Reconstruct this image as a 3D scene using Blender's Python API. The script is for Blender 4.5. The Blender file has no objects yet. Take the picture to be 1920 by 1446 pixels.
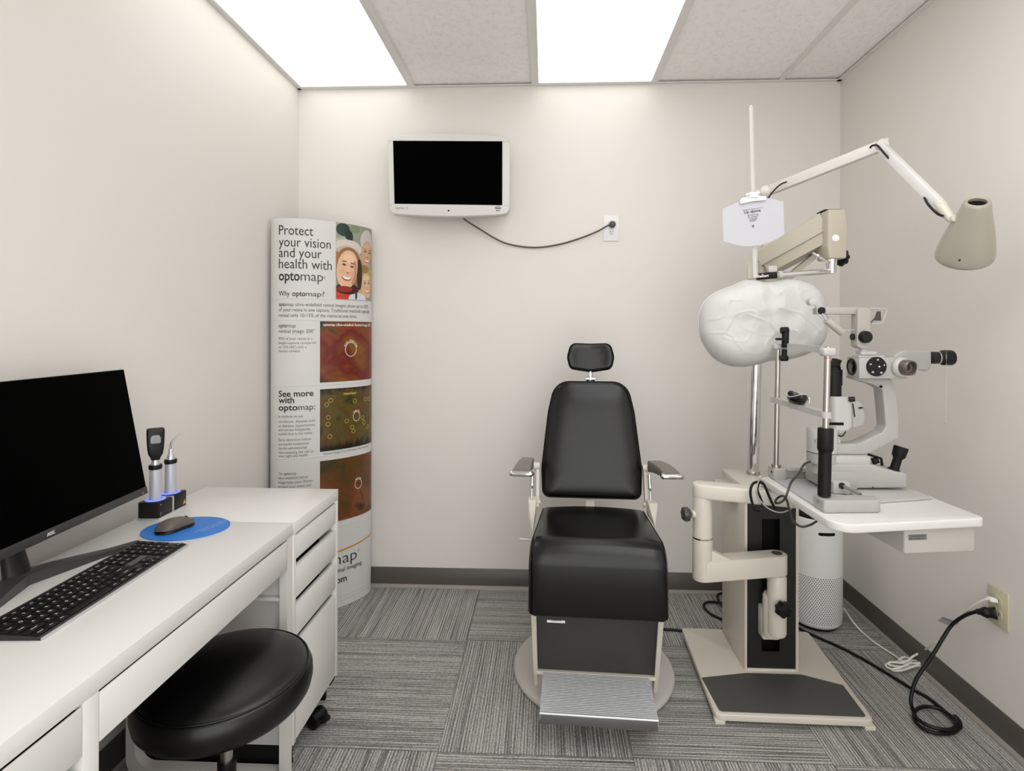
import bpy, bmesh, math, random
from mathutils import Vector as V, Matrix as M, noise
random.seed(7)
S = bpy.context.scene
C = S.collection
PI = math.pi
# ---------------------------------------------------------------- camera, world, exposure
cd = bpy.data.cameras.new('camera'); cam = bpy.data.objects.new('camera', cd); C.objects.link(cam)
cd.sensor_fit = 'HORIZONTAL'; cd.sensor_width = 36.0; cd.lens = 1005.0/1920*36
cd.shift_x = -24.0/1920; cd.shift_y = -101.1/1920; cd.clip_start = 0.02
cam.matrix_world = M.Translation((0, 0, 1.297)) @ M.Rotation(math.atan2(40, 1005), 4, 'Z') @ M.Rotation(PI/2, 4, 'X') @ M.Rotation(0.0021, 4, 'Z')
S.camera = cam
S.view_settings.view_transform = 'Standard'; S.view_settings.look = 'None'
S.view_settings.gamma = 1.0; S.view_settings.use_curve_mapping = False
S.view_settings.exposure = 0.36
w = bpy.data.worlds.new('world'); S.world = w; w.use_nodes = True
w.node_tree.nodes['Background'].inputs[0].default_value = (1.0, 0.99, 0.98, 1)   # even fill light through an added opening behind the camera
w.node_tree.nodes['Background'].inputs[1].default_value = 2.2
pd = bpy.data.lights.new('fill_portal', 'AREA'); pd.shape = 'RECTANGLE'; pd.size = 1.9; pd.size_y = 2.3; pd.cycles.is_portal = True
po = bpy.data.objects.new('fill_portal', pd); C.objects.link(po); po.matrix_world = M.Translation((0.25, -1.06, 1.15)) @ M.Rotation(PI/2, 4, 'X')  # samples the fill light at the added opening
PANEL = 1.15          # strength of the ceiling diffusers

# ---------------------------------------------------------------- materials
def lin(c):
    return tuple(((v/255)/12.92 if v/255 <= 0.04045 else ((v/255+0.055)/1.055)**2.4) for v in c) + (1,)
MATS = {}
def mat(name, rgb, rough=0.5, metal=0.0, bump=0.0, bscale=300, spec=0.5, coat=0.0, var=0.0):
    if name in MATS: return MATS[name]
    m = bpy.data.materials.new(name); m.use_nodes = True; nt = m.node_tree; b = nt.nodes['Principled BSDF']
    b.inputs['Base Color'].default_value = lin(rgb); b.inputs['Roughness'].default_value = rough
    b.inputs['Metallic'].default_value = metal; b.inputs['Specular IOR Level'].default_value = spec
    b.inputs['Coat Weight'].default_value = coat
    tc = nt.nodes.new('ShaderNodeTexCoord')
    nz = nt.nodes.new('ShaderNodeTexNoise'); nz.inputs['Scale'].default_value = bscale; nz.inputs['Detail'].default_value = 3
    nt.links.new(tc.outputs['Object'], nz.inputs['Vector'])
    if bump:
        bp = nt.nodes.new('ShaderNodeBump'); bp.inputs['Strength'].default_value = bump; bp.inputs['Distance'].default_value = 0.001
        nt.links.new(nz.outputs['Fac'], bp.inputs['Height']); nt.links.new(bp.outputs['Normal'], b.inputs['Normal'])
    if var:
        n2 = nt.nodes.new('ShaderNodeTexNoise'); n2.inputs['Scale'].default_value = 6
        nt.links.new(tc.outputs['Object'], n2.inputs['Vector'])
        mr = nt.nodes.new('ShaderNodeMapRange'); mr.inputs['To Min'].default_value = rough-var; mr.inputs['To Max'].default_value = rough+var
        nt.links.new(n2.outputs['Fac'], mr.inputs['Value']); nt.links.new(mr.outputs['Result'], b.inputs['Roughness'])
    MATS[name] = m
    return m
def emis(name, rgb, st):
    m = bpy.data.materials.new(name); m.use_nodes = True; b = m.node_tree.nodes['Principled BSDF']
    b.inputs['Base Color'].default_value = lin(rgb); b.inputs['Emission Color'].default_value = lin(rgb); b.inputs['Emission Strength'].default_value = st
    return m
WALL = mat('wall_paint', (227, 223, 217), 0.55, bump=0.06, bscale=500)
BASEB = mat('baseboard_vinyl', (84, 79, 74), 0.35)
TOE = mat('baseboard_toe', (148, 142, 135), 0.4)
GRID = mat('ceiling_grid_metal', (226, 224, 220), 0.5)
WHITE = mat('white_laminate', (226, 224, 220), 0.28, bump=0.02, bscale=900)
WSTEEL = mat('white_steel', (222, 219, 214), 0.35)
SLOT = mat('dark_detail_gap_shade', (12, 11, 10), 0.8, spec=0.2)  # near-black details; inside drawers it paints the shade of the gaps
BLACKP = mat('black_plastic', (10, 10, 10), 0.4, spec=0.35)
BLACKM = mat('matte_black_plastic', (10, 10, 10), 0.55, spec=0.3)
SCREEN = mat('screen_glass_off', (1, 1, 1), 0.3, spec=0.012)
VINYL = mat('black_vinyl', (7, 7, 6), 0.25, spec=0.38)
VINYLS = mat('black_stool_vinyl', (6, 6, 6), 0.33, spec=0.42)
CREAM = mat('cream_enamel', (212, 206, 193), 0.32, bump=0.02, bscale=200)
CREAMD = mat('beige_enamel', (184, 176, 160), 0.35, bump=0.03, bscale=200)
TAUPE = mat('taupe_enamel', (166, 160, 146), 0.28, coat=0.3)
GREYP = mat('light_grey_plastic', (205, 202, 197), 0.4)
GREYM = mat('grey_instrument_paint', (190, 186, 180), 0.38)
CHROME = mat('chrome', (225, 225, 226), 0.08, 1.0)
STEEL = mat('brushed_steel', (190, 186, 180), 0.28, 1.0)
ALU = mat('satin_aluminium', (214, 214, 216), 0.35, 0.75)
RUBBER = mat('dark_grey_rubber', (72, 71, 69), 0.55, bump=0.05, bscale=400)
DPANEL = mat('dark_grey_panel', (56, 55, 53), 0.5, bump=0.04, bscale=400)
COLPAN = mat('charcoal_metal_panel', (34, 33, 31), 0.45, spec=0.35)
WCLOTH = mat('white_nylon_cover', (204, 203, 200), 0.5)
PAPER = mat('white_card', (196, 196, 202), 0.5)
INK = mat('dark_print', (45, 43, 42), 0.6)
INKG = mat('grey_print', (105, 102, 100), 0.6)
INKW = mat('white_print', (240, 236, 228), 0.6)
BLUE = mat('blue_mat_print', (38, 118, 205), 0.45)
IVORY = mat('ivory_plastic', (200, 193, 164), 0.4)
WPLAS = mat('white_plastic', (234, 233, 232), 0.4)
LENS = mat('dark_lens_glass', (20, 16, 16), 0.05, spec=0.9)
ORANGE = mat('orange_print', (205, 140, 40), 0.5)
CORDK = mat('black_cord_rubber', (9, 9, 9), 0.42, spec=0.35)
CORDW = mat('white_cord_vinyl', (236, 233, 226), 0.45)
CORDG = mat('grey_cord_vinyl', (120, 114, 106), 0.45)

# ---------------------------------------------------------------- mesh building
def frame_for(d):
    d = V(d).normalized(); a = V((0, 0, 1)) if abs(d.z) < 0.95 else V((1, 0, 0))
    x = a.cross(d).normalized(); y = d.cross(x)
    return x, y, d
def catmull(pts, k=8, closed=False):
    P = [V(p) for p in pts]; n = len(P); out = []
    for i in range(n if closed else n-1):
        p0 = P[(i-1) % n] if (closed or i > 0) else P[0]*2-P[1]
        p1 = P[i]; p2 = P[(i+1) % n]
        p3 = P[(i+2) % n] if (closed or i+2 < n) else P[-1]*2-P[-2]
        for j in range(k):
            t = j/k
            out.append(0.5*((2*p1)+(p2-p0)*t+(2*p0-5*p1+4*p2-p3)*t*t+(3*p1-p0-3*p2+p3)*t**3))
    if not closed: out.append(P[-1])
    return out
def fillet(pts, rad, n=6):
    out = []; N = len(pts)
    for i in range(N):
        p = V(pts[i]).to_2d() if len(pts[i]) > 2 else V(pts[i]); a = V(pts[i-1]); b = V(pts[(i+1) % N])
        r = rad[i] if isinstance(rad, (list, tuple)) else rad
        if r <= 0: out.append(tuple(p)); continue
        da = (a-p); db = (b-p); la, lb = da.length, db.length; da /= la; db /= lb
        ang = da.angle(db); t = min(r/math.tan(ang/2), la*0.48, lb*0.48); rr = t*math.tan(ang/2)
        cc = p+(da+db).normalized()*(rr/math.sin(ang/2)); s = p+da*t-cc; e = p+db*t-cc
        a0 = math.atan2(s.y, s.x); a1 = math.atan2(e.y, e.x); dd = (a1-a0+PI) % (2*PI)-PI
        for k in range(n+1):
            th = a0+dd*k/n; out.append((cc.x+rr*math.cos(th), cc.y+rr*math.sin(th)))
    return out
TXT = {}
def text_data(s, bold=0.0):
    key = (s, bold)
    if key not in TXT:
        cu = bpy.data.curves.new('t', 'FONT'); cu.body = s; cu.size = 1; cu.offset = bold; cu.resolution_u = 3
        o = bpy.data.objects.new('t', cu); me = o.to_mesh()
        TXT[key] = ([(v.co.x, v.co.y) for v in me.vertices], [tuple(p.vertices) for p in me.polygons])
        o.to_mesh_clear(); bpy.data.objects.remove(o); bpy.data.curves.remove(cu)
    return TXT[key]
RM = {}
class MB:
    def __init__(s): s.v = []; s.f = []; s.uv = None
    def add(s, v, f):
        k = len(s.v); s.v += [tuple(p) for p in v]; s.f += [tuple(i+k for i in q) for q in f]; return s
    def bm(s, b, mx=None):
        b.verts.index_update(); mx = mx or M()
        s.add([mx @ v.co for v in b.verts], [[v.index for v in f.verts] for f in b.faces]); b.free(); return s
    def box(s, c, size, rot=None, bev=0.0, seg=2, taper=None):
        b = bmesh.new(); bmesh.ops.create_cube(b, size=1)
        for v in b.verts:
            k = (taper if (taper and v.co.z > 0) else (1, 1)); v.co = V((v.co.x*size[0]*k[0], v.co.y*size[1]*k[1], v.co.z*size[2]))
        if bev: bmesh.ops.bevel(b, geom=b.edges[:], offset=bev, segments=seg, profile=0.5, affect='EDGES')
        mx = M.Translation(c)
        if rot is not None: mx = mx @ (rot if isinstance(rot, M) else M.Rotation(rot, 4, 'Z'))
        return s.bm(b, mx)
    def bx(s, x0, x1, y0, y1, z0, z1, bev=0.0, seg=2):
        return s.box(((x0+x1)/2, (y0+y1)/2, (z0+z1)/2), (abs(x1-x0), abs(y1-y0), abs(z1-z0)), None, bev, seg)
    def rev(s, o, d, prof, n=32, x=None):
        # prof: list of (radius, distance along d); radius 0 closes with a point
        if x is None: x, y, d = frame_for(d)
        else: d = V(d).normalized(); x = V(x); x = (x-d*x.dot(d)).normalized(); y = d.cross(x)
        o = V(o); k0 = len(s.v); prev = None
        for (r, h) in prof:
            if r <= 1e-6: s.v.append(tuple(o+d*h)); cur = [len(s.v)-1]
            else:
                cur = []
                for i in range(n):
                    a = 2*PI*i/n; s.v.append(tuple(o+d*h+(x*math.cos(a)+y*math.sin(a))*r)); cur.append(len(s.v)-1)
            if prev:
                if len(prev) == 1 and len(cur) > 1:
                    for i in range(n): s.f.append((prev[0], cur[(i+1) % n], cur[i]))
                elif len(cur) == 1 and len(prev) > 1:
                    for i in range(n): s.f.append((prev[i], prev[(i+1) % n], cur[0]))
                elif len(cur) > 1:
                    for i in range(n): s.f.append((prev[i], prev[(i+1) % n], cur[(i+1) % n], cur[i]))
            prev = cur
        return s
    def cyl(s, p0, p1, r, r1=None, n=24, bev=0.0):
        p0 = V(p0); p1 = V(p1); h = (p1-p0).length; r1 = r if r1 is None else r1
        if bev: pr = [(0, 0), (r-bev, 0), (r-bev*0.3, bev*0.3), (r, bev), (r1, h-bev), (r1-bev*0.3, h-bev*0.3), (r1-bev, h), (0, h)]
        else: pr = [(0, 0), (r, 0), (r1, h), (0, h)]
        return s.rev(p0, p1-p0, pr, n)
    def tube(s, pts, r, n=10, smooth=0, closed=False, caps=True):
        P = catmull(pts, smooth, closed) if smooth else [V(p) for p in pts]
        N = len(P); rings = []; x = None
        for i in range(N):
            if closed: t = (P[(i+1) % N]-P[i-1])
            else: t = P[min(i+1, N-1)]-P[max(i-1, 0)]
            t.normalize()
            if x is None: x, y, _ = frame_for(t)
            else:
                x = (x-t*x.dot(t)).normalized(); y = t.cross(x)
            rr = r(i/(N-1)) if callable(r) else r
            ring = []
            for k in range(n):
                a = 2*PI*k/n; s.v.append(tuple(P[i]+(x*math.cos(a)+y*math.sin(a))*rr)); ring.append(len(s.v)-1)
            rings.append(ring)
        for i in range(N if closed else N-1):
            A = rings[i]; B = rings[(i+1) % N]
            for k in range(n): s.f.append((A[k], A[(k+1) % n], B[(k+1) % n], B[k]))
        if caps and not closed: s.f.append(tuple(reversed(rings[0]))); s.f.append(tuple(rings[-1]))
        return s
    def prism(s, poly, o, ux, uy, depth, bev=0.0, seg=3):
        # poly in (ux, uy); extruded from o by depth along ux x uy
        o = V(o); ux = V(ux).normalized(); uy = V(uy).normalized(); un = ux.cross(uy)
        b = bmesh.new(); lo = [b.verts.new(o+ux*p[0]+uy*p[1]) for p in poly]; hi = [b.verts.new(o+ux*p[0]+uy*p[1]+un*depth) for p in poly]
        n = len(poly); b.faces.new(lo[::-1]); b.faces.new(hi)
        for i in range(n): b.faces.new((lo[i], lo[(i+1) % n], hi[(i+1) % n], hi[i]))
        bmesh.ops.recalc_face_normals(b, faces=b.faces[:])
        if bev:
            cap = [e for e in b.edges if (e.verts[0] in lo) == (e.verts[1] in lo)]
            lo = set(lo); cap = [e for e in b.edges if (e.verts[0] in lo) == (e.verts[1] in lo)]
            bmesh.ops.bevel(b, geom=cap, offset=bev, segments=seg, profile=0.5, affect='EDGES', clamp_overlap=True)
        bmesh.ops.triangulate(b, faces=[f for f in b.faces if len(f.verts) > 4])
        return s.bm(b)
    def pillow(s, poly, o, ux, uy, un, prof, fn=None):
        o = V(o); ux = V(ux); uy = V(uy); un = V(un); xs = [p[0] for p in poly]; ys = [p[1] for p in poly]
        cx = (min(xs)+max(xs))/2; cy = (min(ys)+max(ys))/2; hw = (max(xs)-min(xs))/2; hh = (max(ys)-min(ys))/2; n = len(poly); prev = None
        def put(x, y, d):
            if fn: x, y, d = fn(x, y, d)
            s.v.append(tuple(o+ux*x+uy*y+un*d)); return len(s.v)-1
        for (ins, d) in prof:
            kx = 1-min(ins/hw, 1); ky = 1-min(ins/hh, 1)
            cur = [put(cx+(p[0]-cx)*kx, cy+(p[1]-cy)*ky, d) for p in poly]
            if prev is None: c0 = put(cx, cy, d); [s.f.append((c0, cur[(i+1) % n], cur[i])) for i in range(n)]
            else: [s.f.append((prev[i], prev[(i+1) % n], cur[(i+1) % n], cur[i])) for i in range(n)]
            prev = cur
        c1 = put(cx, cy, prof[-1][1]); [s.f.append((prev[i], prev[(i+1) % n], c1)) for i in range(n)]
        return s
    def loft(s, rings, cap=True):
        idx = []
        for r in rings:
            k = len(s.v); s.v += [tuple(p) for p in r]; idx.append(range(k, k+len(r)))
        n = len(rings[0])
        for A, B in zip(idx, idx[1:]):
            for i in range(n): s.f.append((A[i], A[(i+1) % n], B[(i+1) % n], B[i]))
        if cap: s.f.append(tuple(reversed(idx[0]))); s.f.append(tuple(idx[-1]))
        return s
    def ball(s, c, r, n=16, sc=(1, 1, 1)):
        b = bmesh.new(); bmesh.ops.create_uvsphere(b, u_segments=n, v_segments=max(6, n//2+2), radius=r)
        return s.bm(b, M.Translation(c) @ M.Diagonal((*sc, 1)))
    def text(s, t, o, ux, uy, h, w=None, align='l', bold=0.0, fn=None):
        v, f = text_data(t, bold)
        if not v: return s
        k = h/0.69; xs = [p[0] for p in v]; x0, x1 = min(xs), max(xs); kx = (w/(x1-x0)) if w else k
        off = {'l': -x0, 'c': -(x0+x1)/2, 'r': -x1}[align]
        if fn: return s.add([fn((p[0]+off)*kx, p[1]*k) for p in v], f)
        o = V(o); ux = V(ux).normalized(); uy = V(uy).normalized()
        return s.add([o+ux*((p[0]+off)*kx)+uy*(p[1]*k) for p in v], f)
    def build(s, name, m, parent=None, origin=None, smooth=40, world=True, kind=None, recalc=True):
        if parent is not None:
            mx = RM[parent.name]
            vs = [mx.inverted() @ V(p) for p in s.v] if world else [V(p) for p in s.v]
        else:
            vs = [V(p) for p in s.v]
            if origin is None:
                lo = [min(p[i] for p in vs) for i in range(3)]; hi = [max(p[i] for p in vs) for i in range(3)]
                origin = V(((lo[0]+hi[0])/2, (lo[1]+hi[1])/2, lo[2]))
            origin = V(origin); vs = [p-origin for p in vs]
        me = bpy.data.meshes.new(name); me.from_pydata([tuple(p) for p in vs], [], s.f)
        if recalc:
            b = bmesh.new(); b.from_mesh(me); bmesh.ops.recalc_face_normals(b, faces=b.faces[:]); b.to_mesh(me); b.free()
        if s.uv:
            l = me.uv_layers.new(name='uv')
            for lp in me.loops: l.data[lp.index].uv = s.uv[lp.vertex_index]
        me.materials.append(m); o = bpy.data.objects.new(name, me); C.objects.link(o)
        if smooth:
            me.shade_smooth(); me.set_sharp_from_angle(angle=math.radians(smooth))
        if parent is not None: o.parent = parent; RM[o.name] = RM[parent.name]
        else: o.location = origin; RM[o.name] = M.Translation(origin)
        if kind: o['kind'] = kind
        return o
def tag(o, label, cat, group=None):
    o['label'] = label; o['category'] = cat
    if group: o['group'] = group
    return o
def thing(name, label, cat, loc, rz=0.0, group=None):
    o = bpy.data.objects.new(name, None); o.empty_display_size = 0.05; C.objects.link(o)
    o.location = loc; o.rotation_euler = (0, 0, rz); RM[o.name] = M.Translation(loc) @ M.Rotation(rz, 4, 'Z')
    return tag(o, label, cat, group)
def lab(o, t): o['label'] = t; return o
def knob(mb, o, d, r, h, lobes=7, amp=0.12):
    x, y, d = frame_for(d); o = V(o); rings = []
    for (k, hh) in ((0.55, 0), (0.95, h*0.12), (1, h*0.3), (1, h*0.75), (0.9, h*0.93), (0.6, h)):
        rings.append([o+d*hh+(x*math.cos(a)+y*math.sin(a))*r*k*(1+amp*(math.cos(lobes*a))) for a in [2*PI*i/56 for i in range(56)]])
    mb.loft(rings); return mb

# ================================================================ the room
XL, XR, YB, YF, ZC = -1.269, 1.4454, 2.70, -0.95, 2.533
def struct(name, mb, m, smooth=0):
    o = mb.build(name, m, smooth=smooth); o['kind'] = 'structure'; return o
def N(nt, t, loc=None, **k):
    n = nt.nodes.new(t)
    for a, b in k.items(): setattr(n, a, b)
    return n
def math_(nt, op, a, b=None):
    n = N(nt, 'ShaderNodeMath', operation=op)
    for i, q in enumerate((a, b)):
        if q is None: continue
        if isinstance(q, (int, float)): n.inputs[i].default_value = q
        else: nt.links.new(q, n.inputs[i])
    return n.outputs[0]
def carpet_material():
    m = bpy.data.materials.new('carpet_tile'); m.use_nodes = True; nt = m.node_tree; b = nt.nodes['Principled BSDF']; L = nt.links.new
    g = N(nt, 'ShaderNodeNewGeometry'); sx = N(nt, 'ShaderNodeSeparateXYZ'); L(g.outputs['Position'], sx.inputs[0])
    u = math_(nt, 'DIVIDE', math_(nt, 'SUBTRACT', sx.outputs[0], -0.3295), 0.597)
    v = math_(nt, 'DIVIDE', math_(nt, 'SUBTRACT', sx.outputs[1], 2.2406), 0.599)
    iu = math_(nt, 'FLOOR', u); iv = math_(nt, 'FLOOR', v)
    par = math_(nt, 'FLOORED_MODULO', math_(nt, 'ADD', iu, iv), 2.0)      # 1: stripes run along Y
    def mixf(f, a, c):
        n = N(nt, 'ShaderNodeMix'); n.data_type = 'FLOAT'; L(f, n.inputs[0])
        for i, q in ((2, a), (3, c)):
            if isinstance(q, (int, float)): n.inputs[i].default_value = q
            else: L(q, n.inputs[i])
        return n.outputs[0]
    s = mixf(par, sx.outputs[1], sx.outputs[0]); t = mixf(par, sx.outputs[0], sx.outputs[1])
    cell = math_(nt, 'ADD', math_(nt, 'MULTIPLY', iu, 3.17), math_(nt, 'MULTIPLY', iv, 7.31))
    def nz(fs, ft, off, det=2, rough=0.6):
        c = N(nt, 'ShaderNodeCombineXYZ'); L(math_(nt, 'MULTIPLY', s, fs), c.inputs[0]); L(math_(nt, 'MULTIPLY', t, ft), c.inputs[1]); L(math_(nt, 'ADD', cell, off), c.inputs[2])
        n = N(nt, 'ShaderNodeTexNoise'); n.inputs['Scale'].default_value = 1; n.inputs['Detail'].default_value = det; n.inputs['Roughness'].default_value = rough
        L(c.outputs[0], n.inputs['Vector']); return n.outputs['Fac']
    def ramp(f, st, ip='LINEAR'):
        r = N(nt, 'ShaderNodeValToRGB'); r.color_ramp.interpolation = ip
        while len(r.color_ramp.elements) < len(st): r.color_ramp.elements.new(0.5)
        for e, (p, c) in zip(r.color_ramp.elements, st): e.position = p; e.color = lin(c) if len(c) == 3 else c
        L(f, r.inputs[0]); return r.outputs[0]
    base = ramp(nz(120, 1.6, 0, 3, 0.75), [(0.30, (76, 74, 73)), (0.44, (117, 114, 112)), (0.53, (146, 144, 141)), (0.66, (174, 172, 168))])
    fine = ramp(nz(330, 5, 5.3, 2), [(0.35, (85, 83, 81)), (0.5, (133, 131, 128)), (0.62, (187, 185, 181))])
    yarn = nz(330, 150, 9.1, 2)
    wv = math_(nt, 'SINE', math_(nt, 'ADD', math_(nt, 'MULTIPLY', s, 2*PI/.0098), math_(nt, 'MULTIPLY', nz(30, .4, 3.3, 1), 9.0)))
    mx = N(nt, 'ShaderNodeMix'); mx.data_type = 'RGBA'; mx.inputs[0].default_value = 0.5; L(base, mx.inputs[6]); L(fine, mx.inputs[7])
    lines = ramp(math_(nt, 'ADD', math_(nt, 'MULTIPLY', wv, .30), nz(70, 0.8, 17.7, 1)), [(0.58, (0, 0, 0, 1)), (0.72, (1, 1, 1, 1))])
    m2 = N(nt, 'ShaderNodeMix'); m2.data_type = 'RGBA'; L(math_(nt, 'MULTIPLY', lines, 0.75), m2.inputs[0]); L(mx.outputs[2], m2.inputs[6]); m2.inputs[7].default_value = lin((206, 203, 199))
    m3 = N(nt, 'ShaderNodeMix'); m3.data_type = 'RGBA'; m3.blend_type = 'MULTIPLY'; m3.inputs[0].default_value = 0.85
    yr = ramp(yarn, [(0.28, (0.38, 0.37, 0.36, 1)), (0.62, (1.12, 1.12, 1.12, 1))]); L(m2.outputs[2], m3.inputs[6]); L(yr, m3.inputs[7])
    # seams between tiles
    def edge(q): 
        f = math_(nt, 'FRACT', q); return math_(nt, 'MINIMUM', f, math_(nt, 'SUBTRACT', 1.0, f))
    e = math_(nt, 'LESS_THAN', math_(nt, 'MINIMUM', edge(u), edge(v)), 0.0028)
    m4 = N(nt, 'ShaderNodeMix'); m4.data_type = 'RGBA'; L(math_(nt, 'MULTIPLY', e, 0.5), m4.inputs[0]); L(m3.outputs[2], m4.inputs[6]); m4.inputs[7].default_value = lin((60, 58, 56))
    L(m4.outputs[2], b.inputs['Base Color']); b.inputs['Roughness'].default_value = 0.95; b.inputs['Specular IOR Level'].default_value = 0.15
    bp = N(nt, 'ShaderNodeBump'); bp.inputs['Strength'].default_value = 0.35; bp.inputs['Distance'].default_value = 0.003; L(nz(260, 60, 5.3, 2), bp.inputs['Height']); L(bp.outputs[0], b.inputs['Normal'])
    return m
def tile_material():
    m = bpy.data.materials.new('fissured_ceiling_tile'); m.use_nodes = True; nt = m.node_tree; b = nt.nodes['Principled BSDF']; L = nt.links.new
    g = N(nt, 'ShaderNodeNewGeometry')
    mp = N(nt, 'ShaderNodeMapping'); mp.inputs['Scale'].default_value = (1, 0.8, 1); L(g.outputs['Position'], mp.inputs[0])
    n1 = N(nt, 'ShaderNodeTexNoise'); n1.inputs['Scale'].default_value = 105; n1.inputs['Detail'].default_value = 2; n1.inputs['Distortion'].default_value = 1.2; L(mp.outputs[0], n1.inputs['Vector'])
    n2 = N(nt, 'ShaderNodeTexNoise'); n2.inputs['Scale'].default_value = 40; n2.inputs['Detail'].default_value = 1; L(mp.outputs[0], n2.inputs['Vector'])
    # thin worm-like fissures where the noise crosses its mid value, broken up by the second noise
    d = math_(nt, 'ABSOLUTE', math_(nt, 'SUBTRACT', n1.outputs['Fac'], 0.5))
    f = math_(nt, 'MULTIPLY', math_(nt, 'LESS_THAN', d, 0.016), math_(nt, 'GREATER_THAN', n2.outputs['Fac'], 0.52))
    v = N(nt, 'ShaderNodeTexVoronoi'); v.inputs['Scale'].default_value = 75; L(mp.outputs[0], v.inputs['Vector'])
    dots = math_(nt, 'MULTIPLY', math_(nt, 'LESS_THAN', v.outputs['Distance'], 0.13), 0.7)
    k = math_(nt, 'MAXIMUM', f, dots)
    mx = N(nt, 'ShaderNodeMix'); mx.data_type = 'RGBA'; L(math_(nt, 'MULTIPLY', k, 0.33), mx.inputs[0]); mx.inputs[6].default_value = lin((249, 247, 245)); mx.inputs[7].default_value = lin((150, 145, 140))
    L(mx.outputs[2], b.inputs['Base Color']); b.inputs['Roughness'].default_value = 0.9
    bp = N(nt, 'ShaderNodeBump'); bp.inputs['Strength'].default_value = 0.25; bp.inputs['Distance'].default_value = 0.002; bp.invert = True; L(k, bp.inputs['Height']); L(bp.outputs[0], b.inputs['Normal'])
    return m
CARPET = carpet_material(); TILE = tile_material()
struct('floor', MB().bx(XL-.1, XR+.1, YF-.1, YB+.1, -0.06, 0), CARPET)
struct('ceiling', MB().bx(XL-.1, XR+.1, YF-.1, YB+.1, ZC+0.012, ZC+0.07), TILE)
struct('wall_back', MB().bx(XL-.1, XR+.1, YB, YB+.1, 0, ZC+0.01), WALL)
struct('wall_left', MB().bx(XL-.1, XL, YF, YB, 0, ZC+0.01), WALL)
struct('wall_right', MB().bx(XR, XR+.1, YF, YB, 0, ZC+0.01), WALL)
fw_ = MB(); fw_.bx(XL-.1, -.70, YF-.1, YF, 0, ZC+0.01); fw_.bx(1.20, XR+.1, YF-.1, YF, 0, ZC+0.01); fw_.bx(-.70, 1.20, YF-.1, YF, 2.30, ZC+0.01)  # unseen wall; its wide opening is added to let fill light in
struct('wall_front', fw_, WALL)
# vinyl cove base: upright face with a small flared toe
def cove(a, b, nrm, toe=False):
    a = V(a); b = V(b); d = (b-a); n = V(nrm)
    prof = [(0.0, 0.0), (0.016, 0.0), (0.016, 0.003), (0.0105, 0.008), (0.007, 0.016), (0.0055, 0.024), (0.0055, 0.0945), (0.003, 0.098), (0, 0.098)]
    prof = [(0.0, 0.0), (0.019, 0.0), (0.019, 0.004), (0.013, 0.0105), (0.0065, 0.0150), (0, 0.0150)] if toe else [(0, .0150), (0.0065, 0.0150), (0.0058, 0.024)]+prof[6:]
    mb = MB(); mb.loft([[a+n*p[0]+V((0, 0, p[1])) for p in prof], [b+n*p[0]+V((0, 0, p[1])) for p in prof]]); return mb
struct('baseboard_back', cove((XL, YB, 0), (XR, YB, 0), (0, -1, 0)), BASEB, 50)
struct('baseboard_right', cove((XR, YB-.016, 0), (XR, YF, 0), (-1, 0, 0)), BASEB, 50)
struct('baseboard_left', cove((XL, YB-.016, 0), (XL, YF, 0), (1, 0, 0)), BASEB, 50)
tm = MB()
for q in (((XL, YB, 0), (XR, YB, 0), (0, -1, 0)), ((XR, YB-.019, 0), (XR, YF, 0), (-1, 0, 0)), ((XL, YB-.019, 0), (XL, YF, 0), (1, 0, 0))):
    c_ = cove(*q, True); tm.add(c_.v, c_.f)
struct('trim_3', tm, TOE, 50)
# suspended ceiling grid: wall angles and tees
g = MB(); a = 0.020
g.bx(XL, XR, YB-a, YB, ZC, ZC+.004); g.bx(XL, XL+a*0.7, YF, YB, ZC, ZC+.004); g.bx(XR-a, XR, YF, YB, ZC, ZC+.004); g.bx(XL, XR, YF, YF+a, ZC, ZC+.004)
struct('trim_1', g, GRID)
GX = [-0.678, -0.063, 0.540, 1.152]; GY = [1.470, 0.250]
g = MB()
for x in GX: g.bx(x-.0125, x+.0125, YF, YB, ZC+.002, ZC+.014)
for y in GY: g.bx(XL, XR, y-.0125, y+.0125, ZC+.0025, ZC+.0145)
struct('trim_2', g, GRID)
DIFF = emis('lit_diffuser', (254, 253, 252), PANEL)
DIFB = emis('added_fill_diffuser', (252, 253, 255), PANEL*2.2)  # stronger glow for the added fill panels out of view
def ceiling_light(x0, x1, y0, y1, label, dm=None):
    t = thing('ceiling_light', label, 'light', ((x0+x1)/2, (y0+y1)/2, ZC), 0, 'lay-in ceiling light panels')
    f = MB(); k = 0.011
    for q in ((x0, x0+k, y0, y1), (x1-k, x1, y0, y1), (x0+k, x1-k, y0, y0+k), (x0+k, x1-k, y1-k, y1)): f.bx(*q, ZC+.001, ZC+.010)
    f.build('light_frame', GRID, t, smooth=0)
    MB().bx(x0+k, x1-k, y0+k, y1-k, ZC+.004, ZC+.009).build('diffuser', dm or DIFF, t, smooth=0)
ceiling_light(XL+.014, GX[0]-.0125, GY[0]+.0125, YB-.020, 'glowing white ceiling light panel against the left wall')
ceiling_light(GX[1]+.0125, GX[2]-.0125, GY[0]+.0125, YB-.020, 'glowing white ceiling light panel over the exam chair, between two ceiling tiles')
for (xa_, xb_, n_) in ((GX[1]+.0125, GX[2]-.0125, 'left'), (GX[2]+.0125, GX[3]-.0125, 'right')):  # added panels out of view that even out the room light
    ceiling_light(xa_, xb_, GY[1]+.0125, GY[0]-.0125, 'added unseen ceiling fill panel above the camera, %s one of two' % n_, DIFB)
    ceiling_light(xa_, xb_, YF+.020, GY[1]-.0125, 'added unseen ceiling fill panel behind the camera, %s one of two' % n_, DIFB)

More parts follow.
